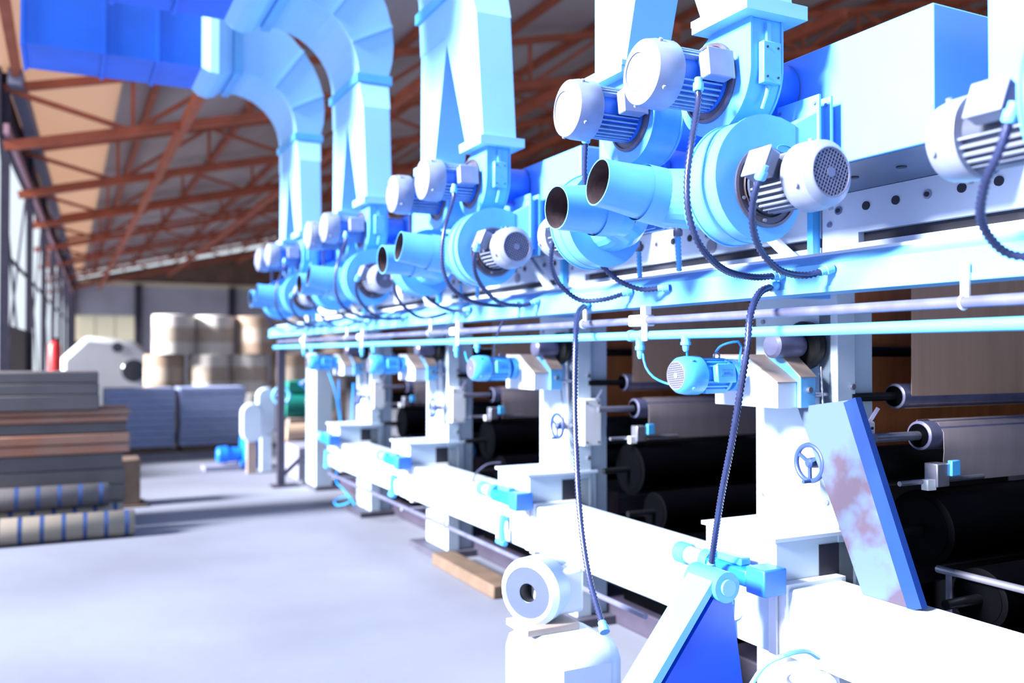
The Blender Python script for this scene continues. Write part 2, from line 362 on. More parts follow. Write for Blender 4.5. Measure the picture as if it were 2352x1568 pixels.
def spiral(cx, cz, r0, r1, a0, a1, n, extra):
    p = []
    for i in range(n + 1):
        t = i/n; a = a0 + (a1-a0)*t; r = r0 + (r1-r0)*t; p.append((cx + r*math.cos(a), cz + r*math.sin(a)))
    return p + extra
AX, AZ = 1.97, 2.135
MID = 2.69
def lower_blower(name, label, mirror):
    """mirror=False: motor towards the camera; True: inlet towards the camera, motor behind"""
    T = Matrix.Identity(4)
    if mirror: T = Matrix.Translation((0, 2*MID, 0)) @ Matrix.Scale(-1, 4, (0, 1, 0))
    dz = -0.045 if mirror else 0.0
    sh = 0.055 if mirror else 0.0
    y0, y1 = 2.147 + sh, 2.285 + sh
    yy = (2*MID - y0) if mirror else y0
    t = thing(name, label, 'blower', (AX, yy, AZ - 0.19), 'blue blowers along the dryers')
    out = spiral(AX, AZ, 0.14, 0.226, 0.0, -1.5*math.pi, 40, [(AX+0.06, AZ+0.222), (AX+0.12, AZ+0.205), (AX+0.12, AZ+0.05), (AX+0.13, AZ+0.03)])
    MB(T).prism([(a, y0, b) for a, b in out], (0, y1-y0, 0)).build('scroll', 'blue', t, bevel=0.004, sharp=25)
    big = [(AX + (a-AX)*1.025, AZ + (b-AZ)*1.025) for a, b in out]
    MB(T).prism([(a, y0-0.004, b) for a, b in big], (0, 0.008, 0)).build('rim_plate', 'blue', t, sharp=25)
    MB(T).prism([(a, y1-0.004, b) for a, b in big], (0, 0.008, 0)).build('rim_plate', 'blue', t, sharp=25)
    MB(T).prism([(a, (y0+y1)/2-0.012, b) for a, b in [(AX + (a-AX)*1.012, AZ + (b-AZ)*1.012) for a, b in out[:34]]], (0, 0.006, 0)).build('seam', 'blue', t, sharp=25)
    # outlet neck and the two flange plates towards the dryer
    MB(T).add([(AX+0.11,y0+.004,AZ+.055),(AX+0.11,y1-.004,AZ+.055),(AX+0.11,y1-.004,AZ+.205),(AX+0.11,y0+.004,AZ+.205),
               (2.175,y0-.02,AZ+.05),(2.175,y1+.01,AZ+.05),(2.175,y1+.01,AZ+.26),(2.175,y0-.02,AZ+.26)],
              [(0,1,2,3),(7,6,5,4),(4,5,1,0),(5,6,2,1),(6,7,3,2),(7,4,0,3)]).build('outlet_neck', 'beam', t)
    for k, (xa, xb) in enumerate(((2.17, 2.178), (2.222, 2.230))):
        pl = MB(T).box(xa, xb, y0-0.03, y1+0.02, AZ-0.005, AZ+0.315).build('flange_plate', 'beam', t)
        for (ya, za) in ((y0-0.012, AZ+0.29), (y0-0.012, AZ+0.15), (y1+0.005, AZ+0.29)):
            MB(T).cyl((xa-0.006, ya, za), (xa, ya, za), 0.006, n=8).build('bolt', 'steel', pl)
    MB(T).box(2.176, 2.267, y0, y1, AZ+0.03, AZ+0.285).build('outlet_throat', 'blue', t)
    # motor side
    MB(T).lathe((AX, y0, AZ), (0,-1,0), [(0, 0.128), (0.010, 0.128), (0.012, 0.118), (0.006, 0.116), (0.006, 0.098), (0.016, 0.096)], 40, (False, False)).build('motor_flange', 'ring', t)
    MB(T).cyl((AX, y0-0.005, AZ), (AX, y0-0.001, AZ), 0.118, n=32).build('flange_face', 'dark', t)
    for k in range(6):
        a = 0.4 + k*math.pi/3
        MB(T).cyl((AX+0.107*math.cos(a), y0-0.014, AZ+0.107*math.sin(a)), (AX+0.107*math.cos(a), y0, AZ+0.107*math.sin(a)), 0.006, n=8).build('bolt', 'steel', t)
    mt = frame((AX, y0-0.012, AZ), (0,-1,0), (-1, 0, 0.42))
    motor(t, T @ mt, 0.078, 0.165 + sh, 0.104, 0.098, 'mdark', 'mgrey', 'mgrey', nfin=26, rg=0.072, tz=0.52, toff=0.0)
    # oval maker's badge, raised rim on the scroll face
    g = MB(T)
    ov = [Vector((AX+0.075 + 0.032*math.cos(a), y0-0.006, AZ+0.128 + 0.012*math.sin(a))) for a in [2*math.pi*i/24 for i in range(25)]]
    g.tube(ov, 0.0018, 6); g.build('badge_rim', 'mblue', t)
    # inlet elbow and open pipe
    pts = [(AX, y1, AZ), (AX, y1+0.10-sh*.6, AZ+0.003), (AX-0.03, y1+0.19-sh, AZ+0.012), (AX-0.11, y1+0.25-sh, AZ+0.02)]
    MB(T).tube(pts, [0.112, 0.108, 0.104, 0.1], 28, False).build('inlet_elbow', 'blue', t, sharp=12)
    end = (1.60, y1+0.264-sh, AZ+0.055+dz); a0 = Vector(pts[-1]); dirn = (Vector(end) - a0).normalized(); ln = (Vector(end)-a0).length
    ip = MB(T).lathe(a0 - dirn*0.03, dirn, [(0, 0.102), (0.10, 0.097), (0.101, 0.094), (0.22, 0.084), (ln+0.03, 0.081), (ln+0.03, 0.076)], 32, (False, False)).build('inlet_pipe', 'blue', t)
    MB(T).lathe(a0 - dirn*0.03, dirn, [(ln+0.0297, 0.0762), (ln-0.02, 0.0755), (0.10, 0.074), (0.098, 0.0)], 32, (False, False)).build('pipe_bore', 'bore', ip)
    MB(T).lathe(a0 + dirn*0.02, dirn, [(0, 0.1005), (0.075, 0.0985)], 32, (False, False)).build('joint_band', 'beam', ip)
    pn = Vector(end) - dirn*0.16 - Vector((0, 0, 0.082))
    MB(T).cyl(pn - Vector((0,0,0.012)), pn + Vector((0,0,0.006)), 0.006, n=8).build('bolt', 'steel', ip)
    return t

MIDU = 2.64
UY, UZ = 2.40, 2.53
def upper_blower(name, label, mirror):
    T = Matrix.Identity(4)
    if mirror: T = Matrix.Translation((0, 2*MIDU, 0)) @ Matrix.Scale(-1, 4, (0, 1, 0))
    yy = (2*MIDU - UY) if mirror else UY
    t = thing(name, label, 'blower', (2.03, yy, UZ-0.19), 'extraction blowers above the dryers')
    x0, x1 = 1.96, 2.09
    out = spiral(UY, UZ, 0.14, 0.2, math.radians(75), math.radians(-180), 36, [(UY-0.2, UZ+0.165), (UY-0.015, UZ+0.165)])
    MB(T).prism([(x0, a, b) for a, b in out], (x1-x0, 0, 0)).build('scroll', 'blue', t, bevel=0.004, sharp=25)
    for xx in (x0-0.004, x1-0.004):
        MB(T).prism([(xx, UY+(a-UY)*1.02, UZ+(b-UZ)*1.012) for a, b in out], (0.008, 0, 0)).build('rim_plate', 'blue', t, sharp=25)
    MB(T).lathe((x0-0.002, UY, UZ), (-1,0,0), [(0, 0.135), (0.012, 0.132), (0.014, 0.122), (0.006, 0.12), (0.006, 0.0)], 40, (False, False)).build('motor_flange', 'ring', t)
    mt = frame((x0-0.01, UY, UZ), (-1,0,0), (0.0, -1, 0.12) if not mirror else (0.0, 1, 0.12))
    motor(t, T @ mt, 0.088, 0.185, 0.113, 0.115, 'bluedk', 'fin', 'mgrey', nfin=34, grille=False, rg=0.06, tz=0.38, tsize=(0.05, 0.09, 0.10))
    # access panel and rib on the rim
    pn = MB(T).box(x0+0.03, x0+0.105, UY-0.226, UY-0.2, UZ-0.05, UZ+0.085).build('access_panel', 'blue', t, bevel=0.003)
    for (xa, za) in ((x0+0.045, UZ-0.03), (x0+0.09, UZ-0.03), (x0+0.045, UZ+0.065), (x0+0.09, UZ+0.065)):
        MB(T).cyl((xa, UY-0.229, za), (xa, UY-0.226, za), 0.004, n=8).build('screw', 'dark', pn)
    MB(T).box(x0+0.058, x0+0.074, UY-0.212, UY-0.2, UZ+0.085, UZ+0.15).build('rib', 'beam', t)
    MB(T).tube([(x0+0.07, UY-0.202, UZ-0.05), (x0+0.068, UY-0.196, UZ-0.08), (x0+0.066, UY-0.178, UZ-0.12)], 0.007, 8).build('rib', 'beam', t)
    # outlet flange on top, inlet neck towards the dryer
    MB(T).box(1.90, 2.155, UY-0.25, UY+0.025, UZ+0.165, UZ+0.19).build('outlet_flange', 'duct', t)
    MB(T).cyl((x1, UY, UZ), (2.262, UY, UZ), 0.10, 0.105, 32).build('inlet_neck', 'bluedk', t)
    return t

def duct(name, label, full):
    """pair of risers from the two upper blowers, joined like trousers, then an elbow over the aisle"""
    t = thing(name, label, 'duct', (2.03, MIDU, UZ+0.19), 'extraction ducts')
    zb, zm, zt = UZ+0.191, 3.42, 3.64
    MB().frust((1.93, 2.12, 2.18, 2.40, zb), (1.93, 2.13, 2.27, 2.70, zm)).build('riser', 'duct', t)
    MB().frust((1.935, 2.125, 2.88, 3.10, zb), (1.935, 2.135, 2.68, 3.10, zm)).build('riser', 'duct', t)
    MB().box(1.90, 2.155, 2.15, 2.43, zb-0.001, zb+0.02).build('flange', 'duct', t)
    MB().box(1.90, 2.155, 2.85, 3.13, zb-0.001, zb+0.02).build('flange', 'duct', t)
    MB().frust((1.93, 2.135, 2.27, 3.10, zm), (1.93, 2.16, 2.38, 3.12, zt)).build('junction', 'duct', t)
    MB().box(1.91, 2.18, 2.36, 3.14, zt-0.012, zt+0.05).build('band', 'cyanpipe', t)
    ya, yb = 2.38, 3.12
    # expanding elbow towards -x
    n = 10; ri = 0.50; cxx, czz = 1.93 - ri, zt + 0.05; P = []
    for i in range(n + 1):
        a = math.pi/2*i/n
        thick = 0.23 + (0.62-0.23)*(i/n)
        P.append(((cxx + ri*math.cos(a), czz + ri*math.sin(a)), (cxx + (ri+thick)*math.cos(a), czz + (ri+thick)*math.sin(a))))
    for i in range(n):
        (a, b), (c, d) = P[i], P[i+1]
        MB().prism([(a[0], ya, a[1]), (b[0], ya, b[1]), (d[0], ya, d[1]), (c[0], ya, c[1])], (0, yb-ya, 0)).build('elbow_gore', 'duct', t)
        if i in (3, 6):
            MB().bar((a[0], ya-0.008, a[1]), (b[0], ya-0.008, b[1]), 0.02, 0.016).build('seam', 'duct', t)
    z0, z1 = czz + ri, czz + ri + 0.62
    MB().box(1.36, 1.43, ya-0.03, yb+0.03, z0-0.03, z1+0.03).build('collar', 'beam', t)
    # swollen transition before the straight run
    seg = [1.36, 1.29, 1.22, 1.15, 1.08]; bul = [0.0, 0.045, 0.06, 0.045, 0.0]
    for i in range(4):
        xa, xb = seg[i], seg[i+1]; ba, bb = bul[i], bul[i+1]
        MB().add([(xa,ya-ba,z0-ba),(xa,yb+ba,z0-ba),(xa,yb+ba,z1+ba),(xa,ya-ba,z1+ba),(xb,ya-bb,z0-bb),(xb,yb+bb,z0-bb),(xb,yb+bb,z1+bb),(xb,ya-bb,z1+bb)],
                 [(3,2,1,0),(4,5,6,7),(0,1,5,4),(1,2,6,5),(2,3,7,6),(3,0,4,7)]).build('transition', 'duct', t)
    for k, (xa, xb) in enumerate(((1.08, 0.70), (0.70, 0.27), (0.27, -0.35))):
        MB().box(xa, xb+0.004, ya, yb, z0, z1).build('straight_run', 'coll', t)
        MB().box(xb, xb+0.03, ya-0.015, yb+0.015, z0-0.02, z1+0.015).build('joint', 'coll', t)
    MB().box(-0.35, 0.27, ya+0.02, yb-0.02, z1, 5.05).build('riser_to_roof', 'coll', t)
    return t

# ------------------------------------------------------------------ flexible conduits
def conduit_pts(L): return [atx(a, b, c) for a, b, c in L]
def conduit(name, label, pts, r=0.0115, cat='conduit', group='flexible metal conduits', pitch=0.016, m='conduit', fit=(True, True), ribs=True, fm='beam', base=None):
    c = catmull(pts, pitch/2)
    t = thing(name, label, cat, base or c[-1], group)
    rr = [r*(1.06 if i % 2 else 0.72) for i in range(len(c))] if ribs else [r]*len(c)
    MB().tube(c, rr, 10).build('hose', m, t, sharp=70)
    if fit[0]: MB().lathe(c[0] - (c[6]-c[0]).normalized()*0.03, (c[6]-c[0]), [(0, r*1.1), (0.018, r*1.1), (0.018, r*1.5), (0.04, r*1.5), (0.045, r*1.2)], 12).build('end_fitting', fm, t)
    if fit[1]: MB().lathe(c[-1] + (c[-1]-c[-7]).normalized()*0.022, (c[-7]-c[-1]), [(0, r*1.5), (0.025, r*1.55), (0.027, r*1.25), (0.045, r*1.2)], 12).build('end_fitting', fm, t)
    return t

# ------------------------------------------------------------------ build groups: number 1 in world place, others copied along y
la = 'sky-blue blower with grille motor facing the camera and open side pipe, '
lowA = lower_blower('centrifugal_blower', la + 'nearest of its row', False)
for n in (1, 2, 3): dup(lowA, S*n, la + '%s of its row' % ['', 'second', 'third', 'farthest'][n])
lb_ = 'blue blower with open pipe and motor hidden behind, '
lowB = lower_blower('centrifugal_blower', lb_ + 'just behind the nearest grille blower', True)
for n in (-1, 1, 2, 3): dup(lowB, S*n, lb_ + {-1: 'cut by the right picture edge', 1: 'third of its row', 2: 'fourth of its row', 3: 'farthest of its row'}[n])
lu = 'upper blower with domed grey motor, camera side of its duct pair, '
upA = upper_blower('extraction_blower', lu + 'nearest of its row', False)
for n in (1, 2, 3): dup(upA, S*n, lu + '%s of its row' % ['', 'second', 'third', 'farthest'][n])
lv = 'upper blower with domed grey motor, far side of its duct pair, '
upB = upper_blower('extraction_blower', lv + 'nearest of its row', True)
for n in (1, 2, 3): dup(upB, S*n, lv + '%s of its row' % ['', 'second', 'third', 'farthest'][n])
ld = 'pale blue twin-legged duct rising from two blowers, '
d1 = duct('extraction_duct', ld + 'nearest, cut by the picture top', True)
for n in (1, 2, 3): dup(d1, S*n, ld + ['', 'second, tapering legs cut by the picture top', 'third, bending left at the picture top', 'farthest, bending into the deep blue cross duct'][n])

# dryers: long pale boxes
def dryer():
    t = thing('dryer_box', '', 'dryer', (3.2, 2.68, 2.235), 'dryer boxes on top of the machine')
    MB().box(2.27, 4.3, 1.771, 3.60, 2.235, 2.642).build('housing', 'dryer', t, bevel=0.004)
    MB().box(2.285, 2.70, 1.775, 3.595, 2.2335, 2.2352).build('underside_shade_panel', 'under', t)  # thin added sheet, darker than the housing to paint the underside shade
    for k in range(9):
        y = 1.86 + k*0.2
        MB().cyl((2.48, y, 2.229), (2.48, y, 2.234), 0.017, n=12).build('vent_hole', 'dark', t)
    return t
dr = dryer(); dr['label'] = 'big pale blue dryer box, second from the right, with deep blue near end'
for n in (-1, 1, 2, 3): dup(dr, S*n, {-1: 'pale dryer box cut by the right picture edge, above the large motor', 1: 'pale blue dryer box, third from the right, behind the open pipes',
    2: 'pale blue dryer box behind the third pair of ducts', 3: 'pale blue dryer box farthest along the machine'}[n])
# perforated plate below each dryer
def side_plate():
    t = thing('perforated_plate', '', 'panel', (2.72, 2.6, 1.95), 'perforated side plates under the dryers')
    y0, y1 = 0.63, 2.62
    p = MB().box(2.70, 2.74, y0, y1, 2.075, 2.232).build('upper_sheet', 'plate', t)
    MB().box(2.70, 2.74, y1-0.18, y1, 1.94, 2.075).build('end_sheet', 'plate', t)
    MB().box(2.70, 2.74, y0, y1-0.18, 1.94, 2.035).build('lower_sheet', 'plate', t)
    MB().box(2.73, 2.74, y0, y1-0.18, 2.035, 2.075).build('slot', 'dark', t)
    k = 0
    for y in [2.535 - 0.134*i for i in range(14)]:
        MB().cyl((2.694, y, 2.17), (2.70, y, 2.17), 0.0165, n=14).build('bolt_hole', 'dark' if k % 3 else 'steel', t)
        if k % 3 == 0: MB().cyl((2.690, y, 2.17), (2.70, y, 2.17), 0.009, n=10).build('bolt_hole', 'dark', t)
        k += 1
    for (y, z, r) in ((2.58, 2.12, 0.011), (2.58, 1.99, 0.009), (2.44, 2.0, 0.012)):
        MB().cyl((2.692, y, z), (2.70, y, z), r, n=10).build('bolt', 'steel', t)
    MB().cyl((2.694, 1.3, 2.115), (2.70, 1.3, 2.115), 0.034, n=18).build('bolt_hole', 'lav', t)
    MB().box(2.66, 2.70, y1+0.012, y1+0.042, 1.93, 2.232).build('rib', 'mblue', t)
    MB().bar((2.62, y1+0.02, 1.945), (2.62, y1+0.34, 2.20), 0.03, 0.035).build('diagonal_brace', 'plate', t)
    return t
sp = side_plate(); sp['label'] = 'white bolted plate with a row of round holes under the nearest dryer box'
for n in (1, 2, 3, 4): dup(sp, S*n, 'white bolted plate with round holes, %s from the right, above the long beam' % ['', 'second', 'third', 'fourth', 'fifth'][n])

# long beam carrying the dryers
BY0, BY1 = -0.6, 11.05
t = thing('support_beam', 'long pale cyan steel beam running under the blowers with conduits fixed to it', 'beam', (2.3, 5.2, 1.81))
MB().prism([(2.22, BY0, 1.83), (2.22, BY0, 1.905), (2.30, BY0, 1.945), (2.34, BY0, 1.945), (2.34, BY0, 1.83)], (0, BY1-BY0, 0)).build('web', 'beam', t)
MB().box(2.215, 2.34, BY0, BY1, 1.813, 1.832).build('bottom_flange', 'beam', t)
MB().box(2.30, 2.70, BY0, BY1, 1.94, 1.955).build('top_plate', 'plate', t)
for y in (0.6, 2.6, 4.6, 6.6, 8.6, 10.6): MB().box(2.34, 2.72, y, y+0.06, 1.83, 1.94).build('cross_member', 'blue', t)
# pipes under the beam
t = thing('galvanised_pipe', 'lavender galvanised pipe hung in white clamps under the long beam', 'pipe', (2.2, 5.2, 1.73))
MB().cyl((2.2, BY0, 1.752), (2.2, 10.4, 1.752), 0.0165, n=16).build('pipe', 'chrome', t)
for n in range(5):
    y = 3.17 + S*(n-1) + (0 if n else 0)
    MB().lathe((2.2, y-0.07, 1.752), (0,1,0), [(0, 0.021), (0.03, 0.021), (0.03, 0.017)], 14).build('coupling', 'white2', t)
t = thing('water_pipe', 'bright cyan pipe running below the galvanised pipe along the machine', 'pipe', (2.2, 5.2, 1.67))
MB().cyl((2.2, BY0, 1.689), (2.2, 10.55, 1.689), 0.0185, n=16).build('pipe', 'cyanpipe', t)
MB().cyl((2.2, 10.55, 1.689), (2.2, 10.60, 1.689), 0.025, n=16).build('end_cap', 'cyanpipe', t)
for n in range(5):
    for (px, py, big) in ((1470, 775, True), (1575, 785, False)):
        q = atx(px, py, 2.2); y = q.y + S*(n-1)
        if y > 10.4: continue
        if big:
            MB().lathe((2.2, y-0.04, 1.689), (0,1,0), [(0, 0.024), (0.03, 0.024), (0.032, 0.021), (0.09, 0.021), (0.092, 0.025), (0.115, 0.025)], 16).build('coupling', 'cyanpipe', t)
        q_ = 1.0 if big else 0.7
        MB().lathe((2.2, y, 1.69), (0,0,-1), [(0, 0.019), (0.045*q_, 0.018), (0.046*q_, 0.021), (0.062*q_, 0.021), (0.064*q_, 0.014), (0.09*q_, 0.012), (0.10*q_, 0.007)], 14).build('tee_outlet', 'cyanpipe', t)
def bracket(label):
    t = thing('pipe_bracket', label, 'bracket', (2.2, 3.17, 1.67), 'white pipe clamps under the beam')
    q = 3.17
    MB().box(2.165, 2.235, q-0.065, q+0.035, 1.728, 1.776).build('clamp_block', 'white2', t, bevel=0.006)
    MB().box(2.185, 2.215, q-0.065, q-0.03, 1.776, 1.815).build('strap', 'white2', t)
    MB().box(2.176, 2.182, q-0.085, q-0.05, 1.666, 1.74).build('hanger', 'white2', t)
    return t
br = bracket('white pipe clamp block under the beam, second from the right')
for n in (-1, 1, 2, 3):
    if n == -1: continue
    dup(br, S*n, 'white pipe clamp block under the beam, %s from the right' % ['', 'third', 'fourth', 'farthest'][n])
def dropper():
    q = aty(2218, 600, 0); 
    p = atx(2218, 600, 2.21)
    t = thing('pipe_hanger', '', 'bracket', (2.21, p.y, 1.735), 'thin white pipe hangers')
    MB().box(2.203, 2.213, p.y-0.012, p.y+0.012, 1.76, 1.86).build('strap', 'white2', t)
    MB().torus((2.2, p.y, 1.752), (0,1,0), 0.019, 0.004, 18, 6).build('loop', 'white2', t)
    return t
dp = dropper(); dp['label'] = 'thin white pipe hanger strap nearest the right picture edge'
for n in (1, 2, 3): dup(dp, S*n, 'thin white pipe hanger strap, %s from the right' % ['', 'second', 'third', 'fourth'][n])

# conduits of each group
CA = conduit_pts([(1748,402,1.80),(1732,450,1.80),(1728,510,1.83),(1745,570,1.90),(1790,620,2.0),(1850,632,2.12),(1898,620,2.195)])
CB = conduit_pts([(1604,200,1.80),(1603,240,1.79),(1588,330,1.73),(1578,420,1.71),(1584,500,1.72),(1612,570,1.78),(1665,620,1.92),(1730,636,2.08),(1785,633,2.195)])
CC = conduit_pts([(1346,320,1.83),(1343,380,1.84),(1343,450,1.85),(1345,530,1.86),(1368,590,1.92),(1415,640,2.02),(1470,664,2.12),(1524,661,2.195)])
CD = conduit_pts([(1275,530,1.82),(1268,570,1.82),(1267,610,1.85),(1285,652,1.92),(1330,688,2.02),(1385,688,2.10),(1440,672,2.195)])
for i, (c, nm) in enumerate(((CA, 'from the grille motor looping to the beam'), (CB, 'dropping from the near domed motor to the beam'), (CC, 'dropping behind the open pipe to the beam'), (CD, 'hanging in a loop below the open pipe'))):
    pre = 'ribbed grey conduit %s, ' % nm
    base = conduit('flexible_conduit', pre + 'nearest of its kind', c)
    for n in ((1, 2, 3) if i != 3 else (-1, 1, 2, 3)):
        dup(base, S*n, pre + {-1: 'at the right picture edge', 1: 'second of its kind', 2: 'third of its kind', 3: 'farthest of its kind'}[n])
CE = conduit_pts([(1776,657,2.195),(1745,672,2.12),(1724,720,2.05),(1716,800,2.02),(1700,900,2.02),(1680,1020,2.05),(1655,1150,2.12),(1633,1300,2.22)])
conduit('flexible_conduit', 'ribbed conduit hanging from the beam past the near finned blue motor', CE, r=0.0125)
CF = conduit_pts([(1345,700,2.195),(1328,720,2.12),(1322,780,2.06),(1320,900,2.02),(1323,1030,1.98),(1332,1180,1.94),(1352,1320,1.90),(1386,1440,1.86)])
conduit('flexible_conduit', 'long ribbed conduit hanging down to the white pump in front', CF, r=0.0135)
# threaded upright conduits beside the inlet elbows
for i, (px, py0, py1, x) in enumerate(((1557, 535, 610, 2.25), (1467, 570, 630, 2.28))):
    a, b = atx(px, py0, x), atx(px+3, py1, x); b.z = min(b.z, 1.95)
    c = conduit('threaded_conduit', 'short ribbed cyan riser below the %s inlet elbow' % ['near', 'far'][i], [a, a.lerp(b, .5), b], r=0.013, m='cyanpipe', fit=(True, False), fm='ring')
    for n in (1, 2, 3): dup(c, S*n, 'short ribbed cyan riser under the %s inlet elbow of the %s blower pair' % (['near', 'far'][i], ['', 'second', 'third', 'farthest'][n]))

# ------------------------------------------------------------------ machine columns (station 1 in place, copied along y)
def column(name, ped=True):
    t = thing(name, '', 'column', (2.77, 2.8, 0), 'white machine columns')
    MB().box(2.72, 2.82, 2.566, 3.03, 0.05, 1.93).build('side_plate', 'white', t, bevel=0.004)
    MB().box(2.60, 3.0, 2.50, 3.12, 0, 0.05).build('foot_plate', 'foot', t)
    MB().box(2.72, 2.95, 2.60, 2.66, 0.05, 1.80).build('stiffener', 'white', t)
    if ped:
        p = MB().box(2.40, 2.86, 2.57, 2.98, 0.478, 0.90).build('pedestal', 'white', t, bevel=0.006)
        MB().box(2.385, 2.86, 2.555, 2.99, 0.90, 0.915).build('top_slab', 'plate', p)
        MB().box(2.62, 2.80, 2.566, 2.572, 0.70, 0.87).build('recess', 'dark', p)
        MB().box(2.392, 2.402, 2.56, 2.60, 0.48, 0.74).build('flange_lip', 'white2', p)
        MB().cyl((2.385, 2.80, 0.60), (2.40, 2.80, 0.60), 0.05, n=20).build('boss', 'white2', p)
    # guard for the chain drive
    g = MB().prism([(2.46, 2.62, 1.40), (2.46, 2.62, 1.50), (2.46, 2.80, 1.605), (2.46, 2.99, 1.605), (2.46, 2.99, 1.40)], (0.10, 0, 0)).build('chain_guard', 'plate', t, bevel=0.003)
    MB().prism([(2.458, 2.617, 1.502), (2.458, 2.80, 1.609), (2.458, 2.99, 1.609), (2.458, 2.99, 1.604), (2.458, 2.802, 1.604), (2.458, 2.619, 1.497)], (0.104, 0, 0)).build('cover_sheet', 'tan', g)
    g2 = MB().prism([(2.56, 2.60, 1.40), (2.56, 2.60, 1.52), (2.56, 2.70, 1.60), (2.56, 2.96, 1.60), (2.56, 2.96, 1.40)], (0.08, 0, 0)).build('chain_guard', 'beam', t, bevel=0.003)
    MB().prism([(2.558, 2.597, 1.522), (2.558, 2.70, 1.604), (2.558, 2.96, 1.604), (2.558, 2.96, 1.599), (2.558, 2.702, 1.599), (2.558, 2.599, 1.518)], (0.084, 0, 0)).build('cover_sheet', 'tan', g2)
    MB().cyl((2.60, 2.585, 1.47), (2.60, 2.60, 1.47), 0.012, n=10).build('bolt', 'steel', t)
    MB().cyl((2.64, 2.62, 1.45), (2.72, 2.62, 1.45), 0.012, n=10).build('stub_shaft', 'steel', t)
    MB().lathe((2.50, 2.70, 1.645), (1,0,0), [(0, 0.04), (0.01, 0.052), (0.13, 0.052), (0.13, 0.045), (0.15, 0.045)], 24).build('drum', 'chrome', t)
    MB().lathe((2.655, 2.70, 1.645), (1,0,0), [(0, 0.085), (0.012, 0.098), (0.04, 0.098), (0.05, 0.08), (0.066, 0.08)], 28).build('pulley', 'black', t)
    # hand wheel
    hx, hy, hz = 2.605, 2.60, 1.185
    hw = MB().torus((hx, hy, hz), (1,0,0), 0.070, 0.0105, 40, 10).build('handwheel', 'wheel', t)
    MB().lathe((hx-0.014, hy, hz), (1,0,0), [(0, 0.012), (0.008, 0.02), (0.03, 0.022), (0.05, 0.022), (0.06, 0.014)], 16).build('hub', 'wheel', hw)
    for k in range(3):
        a = 0.5 + k*2*math.pi/3
        MB().bar((hx, hy+0.015*math.cos(a), hz+0.015*math.sin(a)), (hx, hy+0.068*math.cos(a), hz+0.068*math.sin(a)), 0.014, 0.009, (1,0,0)).build('spoke', 'wheel', hw)
    MB().cyl((hx-0.045, hy-0.01, hz-0.07), (hx, hy-0.01, hz-0.07), 0.008, n=10).build('grip', 'wheel', hw)
    MB().cyl((hx+0.04, hy, hz), (2.725, hy, hz), 0.014, n=12).build('wheel_shaft', 'steel', t)
    MB().lathe((2.66, hy, hz), (1,0,0), [(0, 0.016), (0.004, 0.026), (0.014, 0.026), (0.018, 0.016)], 14).build('sprocket', 'steel', t)
    for (p, q) in (((2.668, 2.665, 1.41), (2.668, 2.622, hz)), ((2.668, 2.60, 1.56), (2.668, 2.577, hz))):
        c = [Vector(p).lerp(Vector(q), i/30) for i in range(31)]
        MB().tube(c, [0.0058 if i % 2 else 0.0035 for i in range(31)], 6).build('chain', 'steel', t, sharp=80)
    gc = MB().box(2.725, 2.845, 2.492, 2.567, 1.07, 1.345).build('guide_cover', 'white2', t, bevel=0.005)
    for (xx, zz) in ((2.745, 1.32), (2.825, 1.32), (2.745, 1.09), (2.825, 1.09)):
        MB().cyl((xx, 2.487, zz), (xx, 2.492, zz), 0.006, n=8).build('bolt', 'dark', gc)
    MB().bar((2.80, 2.49, 1.335), (2.835, 2.47, 1.40), 0.012, 0.012).build('lever', 'chrome', gc)
    for zz in (1.10, 1.48, 1.80, 0.99):
        MB().cyl((2.80, 2.556, zz), (2.80, 2.566, zz), 0.012, n=10).build('bolt', 'steel', t)
    for (yy, zz) in ((2.98, 1.0), (2.98, 1.75), (2.62, 1.02)):
        MB().cyl((2.712, yy, zz), (2.72, yy, zz), 0.010, n=10).build('bolt', 'steel', t)
    return t
cn = column('machine_column')
cn['label'] = 'white machine column with hand wheel and pedestal, nearest on the right'
for n, s_ in ((1, 'second, behind the long hanging conduit'), (2, 'third, with open floor before its leg'), (3, 'fourth, far along the machine')):
    dup(cn, S*n, 'white machine column with hand wheel and pedestal, ' + s_)
# last column: plain tall post
t = thing('end_column', 'plain tall white end column standing on the floor beside the dark post', 'column', (2.74, 10.8, 0))
MB().box(2.66, 2.86, 10.50, 11.0, 0.04, 1.62).build('post', 'white', t, bevel=0.004)
MB().box(2.64, 2.95, 10.42, 11.1, 0, 0.04).build('foot_plate', 'foot', t)
MB().box(2.645, 2.66, 10.56, 10.95, 1.0, 1.04).build('wear_plate', 'lav', t)

# geared motors on the columns
def gear_motor():
    t = thing('gear_motor', '', 'motor', (2.46, 2.87, 1.45), 'blue gear motors on the columns')
    MB().cyl((2.425, 2.87, 1.525), (2.46, 2.87, 1.525), 0.066, n=24).build('mounting_flange', 'mblue', t)
    MB().cyl((2.39, 2.87, 1.525), (2.425, 2.87, 1.525), 0.03, n=16).build('shaft_neck', 'bluedk', t)
    T = frame((2.40, 2.87, 1.525), (-1,0,0), (0, -1, 0.1))
    motor(t, T, 0.062, 0.135, 0.078, 0.105, 'mblue', 'mblue', 'mblue', nfin=20, rg=0.056, tz=0.5, tsize=(0.03, 0.07, 0.085), tm=M['mblue'])
    for yy in (2.84, 2.90):
        MB().box(2.28, 2.38, yy-0.012, yy+0.012, 1.452, 1.47).build('foot', 'mblue', t)
    MB().torus((2.37, 2.87, 1.602), (0,1,0), 0.015, 0.004, 16, 6).build('lifting_eye', 'steel', t)
    return t
gm = gear_motor(); gm['label'] = 'largest blue gear motor with fan grille, beside the near hanging conduit'
